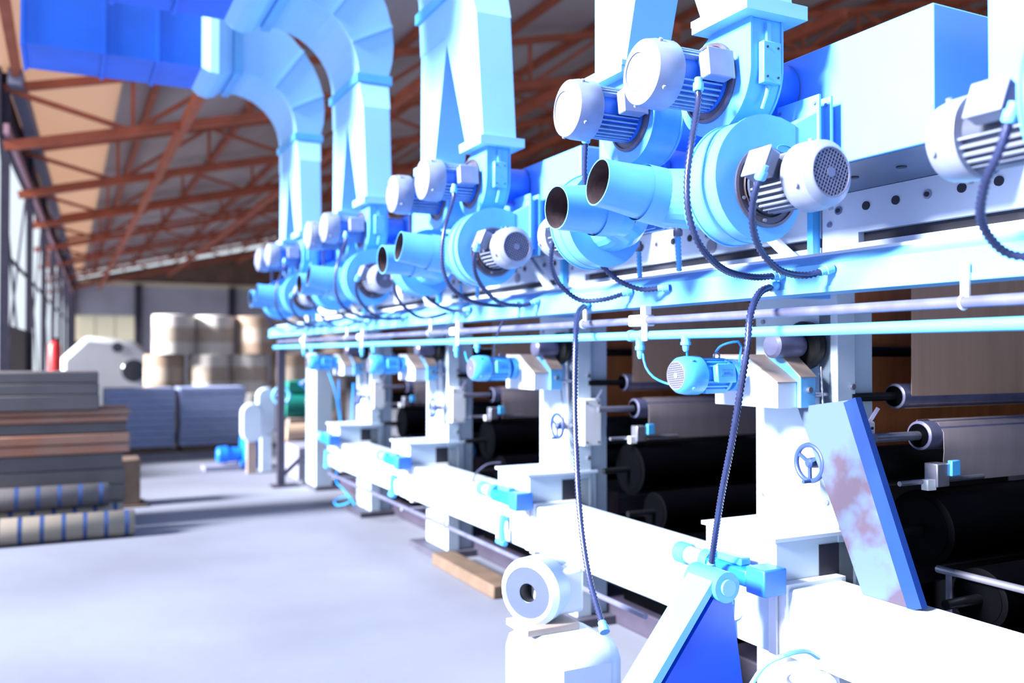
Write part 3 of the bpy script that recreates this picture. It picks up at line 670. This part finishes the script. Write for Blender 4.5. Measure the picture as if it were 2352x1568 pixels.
# raised maker's mark on the lid
def mark(root, T):
    cu = bpy.data.curves.new('t', 'FONT'); cu.body = 'WEG'; cu.size = 0.017; cu.extrude = 0.0008; cu.align_x = 'CENTER'; cu.align_y = 'CENTER'
    o = bpy.data.objects.new('t', cu); COL.objects.link(o); bpy.context.view_layer.update()
    me = bpy.data.meshes.new_from_object(o.evaluated_get(bpy.context.evaluated_depsgraph_get()))
    bpy.data.objects.remove(o)
    me.transform(Matrix.Translation(-root.location) @ T); me.materials.clear(); me.materials.append(M['bluedk']); me.name = 'maker_mark'
    ob = bpy.data.objects.new('maker_mark', me); COL.objects.link(ob); ob.parent = root; return ob
lid_y = 2.87 - (0.062*1.05 + 0.013 + 0.03) - 0.001
mk = mark(gm, Matrix.Translation((2.332, lid_y, 1.535)) @ Matrix.Rotation(math.pi/2 + 0.1, 4, 'X'))
f = MB(Matrix.Translation((2.332, lid_y, 1.535)) @ Matrix.Rotation(math.pi/2 + 0.1, 4, 'X'))
for (a, b, c, d) in ((-.026,.026,.012,.0145), (-.026,.026,-.0145,-.012), (-.026,-.0235,-.0145,.0145), (.0235,.026,-.0145,.0145)): f.box(a, b, c, d, 0, 0.0012)
f.build('mark_frame', 'bluedk', gm)
for n, s_ in ((1, 'second, with maker mark on its square lid'), (2, 'third from the right, above the far hand wheels'), (3, 'fourth and farthest, on top of the end column')):
    dup(gm, S*n, 'blue gear motor with domed fan cowl, ' + s_)

# low box beams between the pedestals
bb = thing('box_beam', 'white box beam running out at the lower right picture corner', 'beam', (2.55, 1.8, 0.478), 'white low box beams')
MB().box(2.42, 2.70, 0.94, 2.555, 0.478, 0.735).build('beam', 'white', bb, bevel=0.012)
MB().box(2.405, 2.71, 2.52, 2.567, 0.465, 0.75).build('end_flange', 'white2', bb)
MB().box(2.405, 2.71, 0.98, 1.02, 0.465, 0.75).build('end_flange', 'white2', bb)
for n, s_ in ((1, 'between the two nearest columns'), (2, 'between the second and third columns'), (3, 'between the third and fourth columns')):
    dup(bb, S*n, 'white low box beam ' + s_)
# clamp motors on the pedestals
def actuator():
    t = thing('clamp_motor', '', 'motor', (2.33, 2.78, 0.72), 'small blue clamp motors on the pedestals')
    MB().lathe((2.33, 3.07, 0.775), (0,-1,0), [(0, 0.03), (0.008, 0.045), (0.07, 0.045), (0.075, 0.04)], 20).build('end_cap', 'mblue', t)
    MB().cyl((2.33, 3.0, 0.775), (2.33, 2.88, 0.775), 0.038, n=18).build('barrel', 'mgrey', t)
    MB().cyl((2.33, 2.89, 0.775), (2.33, 2.84, 0.775), 0.048, n=18).build('collar', 'mblue', t)
    MB().box(2.285, 2.375, 2.60, 2.84, 0.735, 0.80).build('gear_case', 'vivid', t, bevel=0.008)
    MB().box(2.28, 2.39, 2.50, 2.60, 0.72, 0.82).build('end_block', 'bluedk', t, bevel=0.006)
    MB().box(2.31, 2.36, 2.66, 2.80, 0.80, 0.83).build('top_cap', 'mblue', t, bevel=0.006)
    MB().box(2.375, 2.41, 2.60, 2.84, 0.75, 0.79).build('mount', 'lav', t)
    return t
ac = actuator(); ac['label'] = 'small blue clamp motor on the nearest pedestal, beside the blue gusset'
for n, s_ in ((1, 'second pedestal'), (2, 'third pedestal'), (3, 'fourth pedestal')): dup(ac, S*n, 'small blue clamp motor lying in front of the ' + s_)
def lever():
    t = thing('clamp_lever', '', 'handle', (2.39, 2.80, 0.46), 'blue clamp levers under the pedestals')
    MB().tube([(2.345, 2.80, 0.65), (2.335, 2.80, 0.57), (2.34, 2.80, 0.49)], [0.024, 0.02, 0.024], 12).build('grip', 'mblue', t)
    MB().cyl((2.34, 2.80, 0.63), (2.39, 2.80, 0.62), 0.016, n=12).build('pivot', 'mblue', t)
    MB().cyl((2.34, 2.86, 0.485), (2.34, 2.76, 0.485), 0.017, n=12).build('cross_grip', 'mblue', t)
    return t
lv_ = lever(); lv_['label'] = 'blue clamp lever hanging from the nearest pedestal'
for n, s_ in ((1, 'second'), (2, 'third'), (3, 'fourth')): dup(lv_, S*n, 'blue clamp lever hanging from the %s pedestal' % s_)
# thin rod running low along the machine, floor skids
t = thing('low_rod', 'thin lavender rod running low along the front of the legs', 'rod', (2.40, 6, 0.38))
MB().cyl((2.39, 3.4, 0.405), (2.39, 8.9, 0.405), 0.014, n=10).build('rod', 'chrome', t)
for y in (4.7, 6.7, 8.7): MB().box(2.38, 2.72, y-0.02, y+0.02, 0.375, 0.391).build('support', 'lav', t)
tag(MB().box(2.95, 3.15, 0.4, 10.8, 0.0, 0.14).build('floor_skid', 'darksteel', bevel=0.01), 'dark steel skid on the floor behind the machine legs', 'rail')
tag(MB().box(2.52, 2.70, 5.3, 6.4, 0.0, 0.09).build('floor_plank', 'wood', bevel=0.01), 'tan plank lying on the floor under the low beam', 'plank')

# ------------------------------------------------------------------ inside the machine: rollers, webs, dark housings
def station():
    Rt = []
    g = 'rollers inside the machine'
    def roller(nm, lab, y, z, r, m, x0=3.05, x1=4.42, sh=0.018, em='steel'):
        t = thing('roller', lab, 'roller', (x0, y, z - r), g)
        MB().lathe((x0, y, z), (1,0,0), [(0, r*0.86), (0.004, r), (x1-x0, r)], 28).build('barrel', m, t)
        MB().lathe((x0-0.003, y, z), (1,0,0), [(0, r*0.82), (0.001, sh)], 24, (True, False)).build('end_disc', 'ink', t)
        MB().cyl((2.80, y, z), (x0+0.01, y, z), sh, n=12).build('shaft', em, t)
        Rt.append((t, lab)); return t
    y1, y2 = 2.576, 2.46
    roller('a', 'dark-ended steel roller carrying the brown web', y1, 1.437, 0.052, 'chrome', em='black')
    roller('b', 'steel roller carrying the pale grey web', y2, 1.285, 0.058, 'chrome')
    roller('c', 'small dark bar roller against the orange web', 2.80, 1.62, 0.022, 'black', x0=2.84, sh=0.015)
    roller('d', 'black rubber press roller', 2.66, 1.14, 0.085, 'black', x0=2.95, em='black')
    roller('e', 'large black print cylinder', 2.40, 0.93, 0.15, 'ink', x0=2.98, em='black')
    roller('f', 'second black ink roller low in the station', 2.15, 0.72, 0.11, 'ink', x0=2.98, em='black')
    def web(lab, pts, m, x0, x1):
        mb = MB(); n = len(pts); th = 0.002; vs = []; fs = []
        for (y, z) in pts: vs += [(x0, y, z), (x1, y, z), (x1, y+th, z), (x0, y+th, z)]
        for i in range(n-1):
            for a in range(4):
                b = (a+1) % 4; fs.append((i*4+a, i*4+b, i*4+4+b, i*4+4+a))
        mb.add(vs, fs); o = mb.build('paper_web', m); tag(o, lab, 'paper web', 'paper webs in the stations'); Rt.append((o, lab)); return o
    web('brown kraft web hanging down to its roller', [(2.52, 1.95), (2.522, 1.7), (2.524, 1.44), (2.535, 1.405), (2.56, 1.386), (2.59, 1.388)], 'webb', 3.09, 4.38)
    web('pale grey web falling from its roller', [(2.55, 1.31), (2.52, 1.342), (2.47, 1.347), (2.425, 1.335), (2.40, 1.30), (2.398, 1.22), (2.41, 1.10)], 'webg', 3.12, 4.38)
    web('orange printed web at the back', [(2.83, 1.95), (2.84, 1.5), (2.86, 1.05)], 'webo', 2.93, 4.35)
    # sensor clamped under the grey web
    t = thing('web_sensor', '', 'sensor', (3.03, 2.40, 1.10), 'web edge sensors')
    MB().box(2.98, 3.05, 2.32, 2.38, 1.10, 1.19).build('body', 'steel', t, bevel=0.004)
    MB().box(3.05, 3.10, 2.31, 2.33, 1.14, 1.20).build('lens_block', 'mblue', t, bevel=0.003)
    MB().box(2.94, 2.985, 2.33, 2.36, 1.09, 1.13).build('clamp', 'white2', t)
    MB().cyl((2.82, 2.36, 1.12), (3.30, 2.36, 1.12), 0.01, n=8).build('bar', 'steel', t)
    Rt.append((t, 'small steel and blue web sensor on a bar'))
    t = thing('ink_trough', '', 'trough', (3.7, 2.1, 0.14), 'black ink troughs')
    MB().prism([(3.0, 1.55, 0.14), (3.0, 2.50, 0.14), (3.0, 2.50, 0.50), (3.0, 2.30, 0.60), (3.0, 1.75, 0.60), (3.0, 1.55, 0.45)], (1.4, 0, 0)).build('tray', 'ink', t, bevel=0.01)
    MB().cyl((2.99, 1.6, 0.62), (2.99, 2.45, 0.62), 0.012, n=10).build('handle_bar', 'steel', t)
    Rt.append((t, 'black ink trough low in the station'))
    t = thing('cross_tie', '', 'beam', (3.6, 2.72, 0.62), 'dark tie bars across the machine')
    MB().box(2.825, 4.43, 2.66, 2.78, 0.62, 0.72).build('bar', 'darksteel', t)
    MB().box(2.98, 3.06, 2.64, 2.80, 0.60, 0.76).build('carriage', 'bore', t)
    Rt.append((t, 'dark tie bar across the machine behind the column'))
    return Rt
places = ['in the near right station', 'between the first and second columns', 'between the second and third columns', 'between the third and fourth columns', 'before the end column']
Rt = station()
for (o, lab) in Rt: o['label'] = lab + ' ' + places[0]
for n in (1, 2, 3):
    for (o, lab) in Rt: dup(o, S*n, lab + ' ' + places[n])
# rear frame, plus a black back panel added to darken the unlit interior
t = thing('rear_frame', 'dark rear side frame of the machine behind all rollers', 'frame', (4.6, 5, 0))
MB().box(4.56, 4.64, -1.5, 11.2, 0, 2.0).build('shade_back_panel', 'ink', t)
for n in range(6): MB().box(4.44, 4.56, 0.57+S*n-0.0, 1.03+S*n, 0, 2.2).build('rear_plate', 'darksteel', t)
t = thing('drive_cabinet', 'black drive cabinet filling the lower right of the machine', 'cabinet', (3.6, 0.9, 0))
MB().box(3.05, 4.4, 0.3, 1.45, 0.14, 1.2).build('body', 'ink', t, bevel=0.01)
MB().box(3.04, 3.05, 0.4, 0.85, 0.25, 1.1).build('door', 'ink', t, bevel=0.004)
MB().box(3.04, 3.05, 0.9, 1.38, 0.25, 1.1).build('door', 'ink', t, bevel=0.004)

# leaning worn guard panel on the near column
a, b = Vector((2.62, 2.62, 1.43)), Vector((2.62, 2.24, 0.735))
t = thing('guard_panel', 'leaning worn white panel with brown patch propped beside the near column', 'panel', (2.62, 2.24, 0.735))
dd = (b - a).normalized(); 
MB().prism([(2.60, 2.66, 1.40), (2.60, 2.40, 1.44), (2.60, 2.12, 0.735), (2.60, 2.34, 0.735)], (0.025, 0, 0)).build('sheet', 'wear', t, bevel=0.003)
MB().bar((2.613, 2.395, 1.44), (2.613, 2.115, 0.737), 0.06, 0.03, (1,0,0)).build('edge_rail', 'navy', t)

# thin hoses and cables
def hose(label, pix, r=0.0045, m='hose', name='air_hose', cat='hose'):
    pts = [atx(*p) for p in pix]; c = catmull(pts, 0.03)
    return tag(MB().tube(c, r, 8).build(name, m), label, cat, 'thin hoses and cables')
hose('thin blue hose curving from the pipe tee to the near gear motor', [(1477,812,2.2),(1482,840,2.2),(1500,865,2.21),(1530,880,2.22),(1556,884,2.24)])
hose('short blue hose dropping behind the near gear motor', [(1577,800,2.2),(1580,830,2.23),(1584,860,2.28)])
hose('thin blue hose from the far tee to the second gear motor', [(1068,808,2.2),(1072,825,2.19),(1082,845,2.18),(1085,855,2.19)])
hose('dark cable rising from the second gear motor to the beam', [(1134,860,2.26),(1133,830,2.24),(1137,790,2.2),(1148,750,2.18),(1157,735,2.2)], m='conduit', name='cable', cat='cable')
hose('dark cable lying over the cyan pipe between the clamps', [(1080,792,2.22),(1110,800,2.22),(1150,796,2.22),(1190,780,2.23),(1215,765,2.25)], r=0.004, m='black', name='cable', cat='cable')
hose('blue hose looping over the near gear motor', [(1640,815,2.4),(1655,795,2.35),(1685,785,2.3),(1702,790,2.3),(1698,830,2.35)])
hose('blue hose slanting down by the fourth column, left of the pair', [(755,855,2.45),(770,900,2.5),(782,968,2.6)], r=0.008)
hose('blue hose hanging straight down by the fourth column', [(778,872,2.5),(779,920,2.55),(783,968,2.6)], r=0.008)
hose('blue hose hanging close to the fourth hand wheel', [(812,880,2.6),(809,930,2.6),(808,965,2.6)], r=0.008)
hose('blue hose coiled on the floor below the fourth pedestal', [(775,1075,2.5),(772,1105,2.5),(790,1125,2.45),(805,1150,2.4),(775,1160,2.4),(770,1148,2.5),(800,1140,2.6),(815,1160,2.6)], r=0.008)
hose('blue hose coil inside the second station', [(1062,1020,3.0),(1075,1010,3.0),(1090,1030,3.0),(1085,1055,3.0),(1070,1062,3.0)], r=0.007)
hose('blue hose bundle lying across the second station', [(1070,1010,3.0),(1110,1012,3.05),(1150,1008,3.1),(1185,1005,3.2)], r=0.009)
hose('pale hose rising beside the second pedestal', [(1085,1105,2.5),(1095,1085,2.6),(1120,1066,2.7),(1150,1062,2.8)], r=0.006, m='chrome')
# dark post carrying the far end of the beam
q = atz(652, 1112)
t = thing('end_post', 'slim dark blue post under the far end of the long beam', 'post', (2.36, 10.98, 0))
MB().box(2.31, 2.40, 10.94, 11.02, 0.02, 1.815).build('post', 'darksteel', t)
MB().box(2.24, 2.56, 10.86, 11.10, 0, 0.02).build('foot_plate', 'darksteel', t)
MB().bar((2.40, 10.98, 0.15), (2.63, 10.98, 0.36), 0.04, 0.05).build('brace', 'darksteel', t)

# ------------------------------------------------------------------ far end of the machine
g0 = atz(560, 1075)
t = thing('floor_gear_motor', 'bright blue gear motor lying on the floor beyond the end post', 'motor', (2.25, 13.0, 0))
MB().lathe((1.90, 13.0, 0.20), (1,0,0), [(0, 0.09), (0.02, 0.115), (0.14, 0.12), (0.15, 0.10), (0.36, 0.10)], 24).build('motor_body', 'vivid', t)
MB().lathe((2.24, 13.0, 0.30), (1,0,0), [(0, 0.20), (0.02, 0.24), (0.12, 0.24), (0.13, 0.2), (0.2, 0.2), (0.21, 0.24), (0.32, 0.23), (0.34, 0.16)], 28).build('gear_case', 'vivid', t)
MB().box(2.2, 2.62, 12.85, 13.15, 0, 0.12).build('foot', 'vivid', t, bevel=0.01)
MB().box(1.72, 2.2, 12.8, 13.2, 0, 0.06).build('base_plate', 'lav', t)
def stadium(x0, x1, z0, z1, y, n=12):
    r = (x1-x0)/2; p = []
    for i in range(n+1): a = math.pi*i/n; p.append(((x0+x1)/2 + r*math.cos(a), y, z1 - r + r*math.sin(a)))
    for i in range(n+1): a = math.pi + math.pi*i/n; p.append(((x0+x1)/2 + r*math.cos(a), y, z0 + r + r*math.sin(a)))
    return p
t = thing('gear_cover', 'tall white rounded gear cover beyond the dark end post', 'cover', (2.55, 12.6, 0.4))
MB().prism(stadium(2.36, 2.62, 0.50, 1.15, 12.5), (0, 0.16, 0)).build('cover', 'white', t, bevel=0.02)
MB().box(2.42, 2.56, 12.52, 12.64, 0, 0.62).build('stand', 'white', t)
t = thing('gear_cover', 'shorter white rounded gear cover left of the tall one', 'cover', (2.28, 12.4, 0.4))
MB().prism(stadium(2.12, 2.40, 0.42, 0.95, 12.3), (0, 0.16, 0)).build('cover', 'white', t, bevel=0.02)
MB().box(2.2, 2.32, 12.32, 12.44, 0, 0.5).build('stand', 'tan', t)
t = thing('valve_wheel', 'pale blue valve wheel in front of the white gear covers', 'wheel', (2.62, 12.2, 0.98))
MB().torus((2.62, 12.2, 1.05), (0.4,1,0), 0.11, 0.02, 28, 8).build('rim', 'beam', t)
MB().bar((2.52, 12.2, 1.05), (2.72, 12.2, 1.05), 0.02, 0.02).build('spoke', 'beam', t)
MB().cyl((2.62, 12.2, 1.05), (2.62, 12.52, 1.05), 0.02, n=10).build('stem', 'beam', t)
t = thing('green_drum', 'green cylindrical machine drum behind the end column', 'drum', (3.1, 13.2, 0.55))
MB().lathe((2.85, 13.2, 0.86), (1,0,0), [(0, 0.18), (0.02, 0.21), (0.7, 0.21), (0.72, 0.18)], 28).build('drum', 'green', t)
MB().box(2.9, 3.5, 13.05, 13.35, 1.05, 1.22).build('top_box', 'green', t, bevel=0.01)
MB().box(2.9, 3.5, 13.0, 13.4, 0, 0.68).build('stand', 'tan', t, bevel=0.01)
t = thing('feed_tray', 'small tilted bright blue tray beside the end column', 'tray', (2.85, 11.6, 1.2))
MB().prism([(2.75, 11.6, 1.22), (2.98, 11.6, 1.36), (2.98, 11.6, 1.18), (2.84, 11.6, 1.16)], (0, 0.2, 0)).build('tray', 'vivid', t)
MB().bar((2.74, 11.6, 1.225), (2.985, 11.6, 1.37), 0.03, 0.02).build('lip', 'white2', t)
MB().box(2.88, 2.94, 11.66, 11.74, 0.42, 1.18).build('leg', 'lav', t)
t = thing('roll_stand', 'low lavender machine base on the floor beyond the end column', 'base', (3.1, 12.0, 0))
MB().box(2.66, 3.5, 11.4, 12.6, 0, 0.42).build('block', 'lav', t, bevel=0.01)
MB().cyl((2.7, 12.3, 0.54), (3.4, 12.3, 0.54), 0.12, n=20).build('roll', 'cardb', t)

# ------------------------------------------------------------------ goods on the left and behind
def stack_roll(label, x0, x1, y, z, r, m, stripes=0, name='paper_roll'):
    t = thing(name, label, 'roll', ((x0+x1)/2, y, z-r), 'rolls and bundles stacked at the left')
    MB().lathe((x0, y, z), (1,0,0), [(0, r*0.94), (0.01, r), (x1-x0-0.01, r), (x1-x0, r*0.94)], 28).build('roll', m, t)
    MB().lathe((x1+0.0005, y, z), (1,0,0), [(0, r*0.42), (0.004, r*0.40)], 18).build('core', 'dark', t)
    for i in range(stripes):
        xs = x1 - 0.05 - i*0.165
        if xs - 0.03 < x0: break
        MB().lathe((xs-0.035, y, z), (1,0,0), [(0, r*1.004), (0.035, r*1.004)], 28, (False, False)).build('stripe', 'stripe', t)
    return t
XL = -0.92
stack_roll('cream roll with blue stripes lowest and nearest on the floor', XL, 0.56, 8.62, 0.115, 0.115, 'cream', 12)
stack_roll('cream roll with blue stripes lying just behind the lowest one', XL, 0.48, 8.87, 0.13, 0.13, 'cream', 12)
stack_roll('dusty striped roll on top of the two cream rolls', XL, 0.36, 8.82, 0.355, 0.10, 'greyb', 12)
def bundle(label, x1, z0, z1, y0, y1, m, nsh, name='paper_bundle'):
    t = thing(name, label, 'bundle', ((XL+x1)/2, (y0+y1)/2, z0), 'rolls and bundles stacked at the left')
    h = (z1-z0)/nsh
    for i in range(nsh):
        j = random.uniform(-0.02, 0.02)
        MB().box(XL, x1 + j, y0 + random.uniform(-.012, .012), y1, z0+i*h+0.002, z0+(i+1)*h).build('layer', m, t, bevel=0.012)
    return t
bundle('grey paper bundle at the foot of the left stack behind the striped rolls', 0.50, 0.10, 0.70, 9.05, 9.75, 'greyb', 4)
bundle('brown orange bundle in the lower middle of the left stack', 0.56, 0.70, 0.88, 9.0, 9.75, 'brownb', 2)
bundle('thin grey bundle between the two orange bundles', 0.52, 0.88, 0.985, 9.04, 9.75, 'greyb', 1)
bundle('thin red orange bundle near the top of the left stack', 0.54, 0.985, 1.10, 9.03, 9.75, 'brownb', 2)
bundle('dark grey bundle under the topmost grey bundle', 0.28, 1.10, 1.24, 9.0, 9.7, 'greyb', 1)
bundle('topmost dark grey bundle on the left stack', 0.26, 1.24, 1.45, 9.02, 9.72, 'greyb', 2)
t = thing('pallet', 'wooden pallet under the left paper stack', 'pallet', (-0.2, 9.4, 0))
for i in range(5): MB().box(XL, 0.5, 9.06+i*0.145, 9.16+i*0.145, 0.075, 0.098).build('board', 'wood', t)
for i in range(3): MB().box(XL+0.05+i*0.6, XL+0.17+i*0.6, 9.06, 9.74, 0, 0.075).build('bearer', 'wood', t)
t = thing('paper_reel_carton', 'small brown carton on the floor right of the left stack', 'carton', (0.72, 10.4, 0))
MB().box(0.52, 0.72, 10.2, 10.6, 0.02, 0.50).build('carton', 'wood', t, bevel=0.01)
MB().box(0.5, 0.78, 10.15, 10.65, 0, 0.02).build('base', 'wood', t)
# blue-grey stacks of sheets
def sheet_stack(label, x0, x1, y):
    t = thing('sheet_stack', label, 'stack', ((x0+x1)/2, y, 0), 'blue grey sheet stacks across the aisle')
    MB().box(x0+0.03, x1-0.03, y, y+0.8, 0, 0.09).build('pallet', 'wood', t)
    n = 9; z = 0.09
    for i in range(n):
        h = 0.107; MB().box(x0+random.uniform(-.012,.012), x1+random.uniform(-.012,.012), y+random.uniform(-.015,.015), y+0.8, z+0.003, z+h).build('layer', 'bstack', t, bevel=0.008); z += h
    return t
sheet_stack('blue grey sheet stack on the left of the gap', 0.56, 1.62, 15.6)
sheet_stack('blue grey sheet stack right of the gap, near the gear covers', 1.70, 2.75, 15.6)
# upright paper reels, three tiers
def reel(label, x, y, tier, r, m):
    z = tier*0.8
    t = thing('paper_reel', label, 'reel', (x, y, z), 'upright paper reels piled at the back')
    MB().lathe((x, y, z), (0,0,1), [(0, r*0.97), (0.015, r), (0.785, r), (0.8, r*0.96)], 32).build('reel', m, t)
    MB().lathe((x, y, z+0.25), (0,0,1), [(0, r*1.003), (0.3, r*1.003)], 32, (False, False)).build('wrap_band', 'band', t)
    MB().cyl((x, y, z+0.795), (x, y, z+0.803), 0.06, n=14).build('core', 'dark', t)
k = 0
for tier, xs in ((0, (1.75, 2.6, 3.45, 4.3, 5.15)), (1, (1.80, 2.62, 3.45, 4.3, 5.15)), (2, (1.95, 2.78, 3.6, 4.45, 5.27))):
    for i, x in enumerate(xs):
        reel('upright wrapped paper reel, %s tier, %s from the left' % (['bottom', 'middle', 'top'][tier], ['first', 'second', 'third', 'fourth', 'fifth'][i]), x, 19.2 + 0.12*((i+tier) % 2), tier, 0.385 + 0.008*((i*3+tier) % 3), ['bale', 'cardb', 'bale', 'bale', 'cardb'][(i+tier) % 5]); k += 1
# white wrapped machine beyond the blue stacks
t = thing('wrapped_machine', 'white boxy machine with dark oval openings standing behind the blue grey stacks', 'machine', (0.9, 24.5, 0))
MB().prism([(-0.1, 24, 0), (2.05, 24, 0), (2.05, 24, 1.55), (1.5, 24, 1.95), (0.45, 24, 2.05), (-0.1, 24, 1.5)], (0, 1.6, 0)).build('body', 'white2', t, bevel=0.12)
MB().lathe((1.52, 23.99, 1.2), (0,-1,0), [(0, 0.28), (0.02, 0.26)], 24).build('opening', 'glass', t)
MB().lathe((1.15, 23.99, 1.78), (0,-1,0), [(0, 0.13), (0.02, 0.12)], 20).build('opening', 'glass', t)
MB().box(2.0, 2.12, 23.95, 24.4, 0.2, 1.5).build('side_rail', 'bstack', t)
# red cylinder by the left wall
t = thing('fire_extinguisher', 'red fire extinguisher on a stand at the left wall post', 'extinguisher', (-0.2, 21.5, 0))
MB().lathe((-0.2, 21.5, 1.22), (0,0,1), [(0, 0.10), (0.02, 0.13), (0.55, 0.13), (0.64, 0.08), (0.68, 0.04)], 20).build('bottle', 'red', t)
MB().box(-0.28, -0.12, 21.46, 21.54, 1.9, 1.96).build('handle', 'black', t)
MB().box(-0.28, -0.12, 21.42, 21.58, 0, 1.22).build('stand', 'darksteel', t)
# ------------------------------------------------------------------ foreground pieces
t = thing('gusset_frame', 'big bright blue triangular gusset frame at the bottom of the picture', 'frame', (1.95, 2.6, 0))
ga, gb = 2.52, 2.66
xt, zt_ = 2.09, 0.80; xb_, zb_ = 1.45, 0.0
MB().prism([(xt-0.02, ga+.006, zt_-0.06), (xb_+0.02, ga+.006, zb_), (2.08, ga+.006, zb_), (2.20, ga+.006, 0.42), (2.15, ga+.006, zt_-0.06)], (0, gb-ga-.012, 0)).build('side_web', 'royal', t)
MB().prism([(xt, ga, zt_), (xt-0.03, ga, zt_+0.005), (xb_-0.05, ga, zb_), (xb_+0.0, ga, zb_)], (0, gb-ga, 0)).build('sloping_flange', 'beam', t)
MB().cyl((2.11, ga-0.02, 0.78), (2.11, gb+0.02, 0.78), 0.055, n=24).build('pivot_boss', 'mblue', t)
MB().cyl((2.11, ga-0.03, 0.78), (2.11, ga-0.01, 0.78), 0.03, n=18).build('pin', 'beam', t)
pz = atx(1215, 1360, 1.76)
t = thing('pump', 'white pump with round ring-faced snout standing in front of the low beam', 'pump', (1.9, pz.y, 0))
ax = Vector((-0.85, -0.5, 0)).normalized(); c = Vector((1.76, pz.y, pz.z))
sn = MB().lathe(c - ax*0.22, ax, [(0, 0.11), (0.10, 0.115), (0.11, 0.14), (0.21, 0.145), (0.235, 0.125), (0.236, 0.11), (0.228, 0.105), (0.228, 0.04)], 36, (True, False)).build('snout', 'white', t)
MB().lathe(c + ax*0.008, ax, [(0, 0.110), (0.004, 0.108), (0.004, 0.04)], 32, (False, False)).build('ring_face', 'ringf', sn)
MB().lathe(c - ax*0.06, ax, [(0, 0.04), (0.062, 0.04)], 20, (True, False)).build('bore', 'dark', sn)
MB().box(1.80, 2.0, pz.y-0.06, pz.y+0.12, pz.z-0.10, pz.z+0.09).build('body', 'white2', t, bevel=0.02)
MB().box(1.70, 1.95, pz.y-0.10, pz.y+0.10, pz.z-0.155, pz.z-0.125).build('bracket', 'tan', t, bevel=0.004)
MB().box(1.68, 2.08, pz.y-0.28, pz.y+0.14, 0.06, pz.z-0.155).build('housing', 'white', t, bevel=0.09)
MB().box(1.64, 2.12, pz.y-0.32, pz.y+0.18, 0, 0.06).build('base', 'lav', t)
pz = atx(1840, 1550, 2.05)
t = thing('filter_canister', 'white round-topped canister standing at the bottom picture edge', 'canister', (2.1, pz.y, 0))
MB().lathe((2.1, pz.y+0.0, 0), (0,0,1), [(0, 0.07), (0.01, 0.075), (pz.z-0.03, 0.075), (pz.z-0.01, 0.06), (pz.z, 0.03)], 24).build('canister', 'white', t)
MB().torus((2.1, pz.y, pz.z-0.03), (0,0,1), 0.075, 0.006, 24, 6).build('rim', 'chrome', t)
hose('pale blue hose arching over the canister at the bottom edge', [(1720,1580,2.0),(1755,1530,2.02),(1800,1505,2.05),(1850,1495,2.15),(1880,1510,2.25)], r=0.008, m='beam')
t = thing('handle_rail', 'blue handled rail behind the low beam at the right picture edge', 'rail', (3.0, 1.55, 0.75))
MB().cyl((2.95, 1.2, 0.80), (2.95, 2.3, 0.80), 0.014, n=10).build('rail', 'steel', t)
MB().cyl((2.90, 1.42, 0.72), (2.90, 1.42, 0.90), 0.022, n=12).build('grip', 'vivid', t)
MB().box(2.88, 2.96, 1.46, 1.60, 0.73, 0.80).build('block', 'lav', t, bevel=0.006)
for yy in (1.25, 2.25): MB().cyl((2.95, yy, 0.14), (2.95, yy, 0.80), 0.012, n=8).build('leg', 'steel', t)
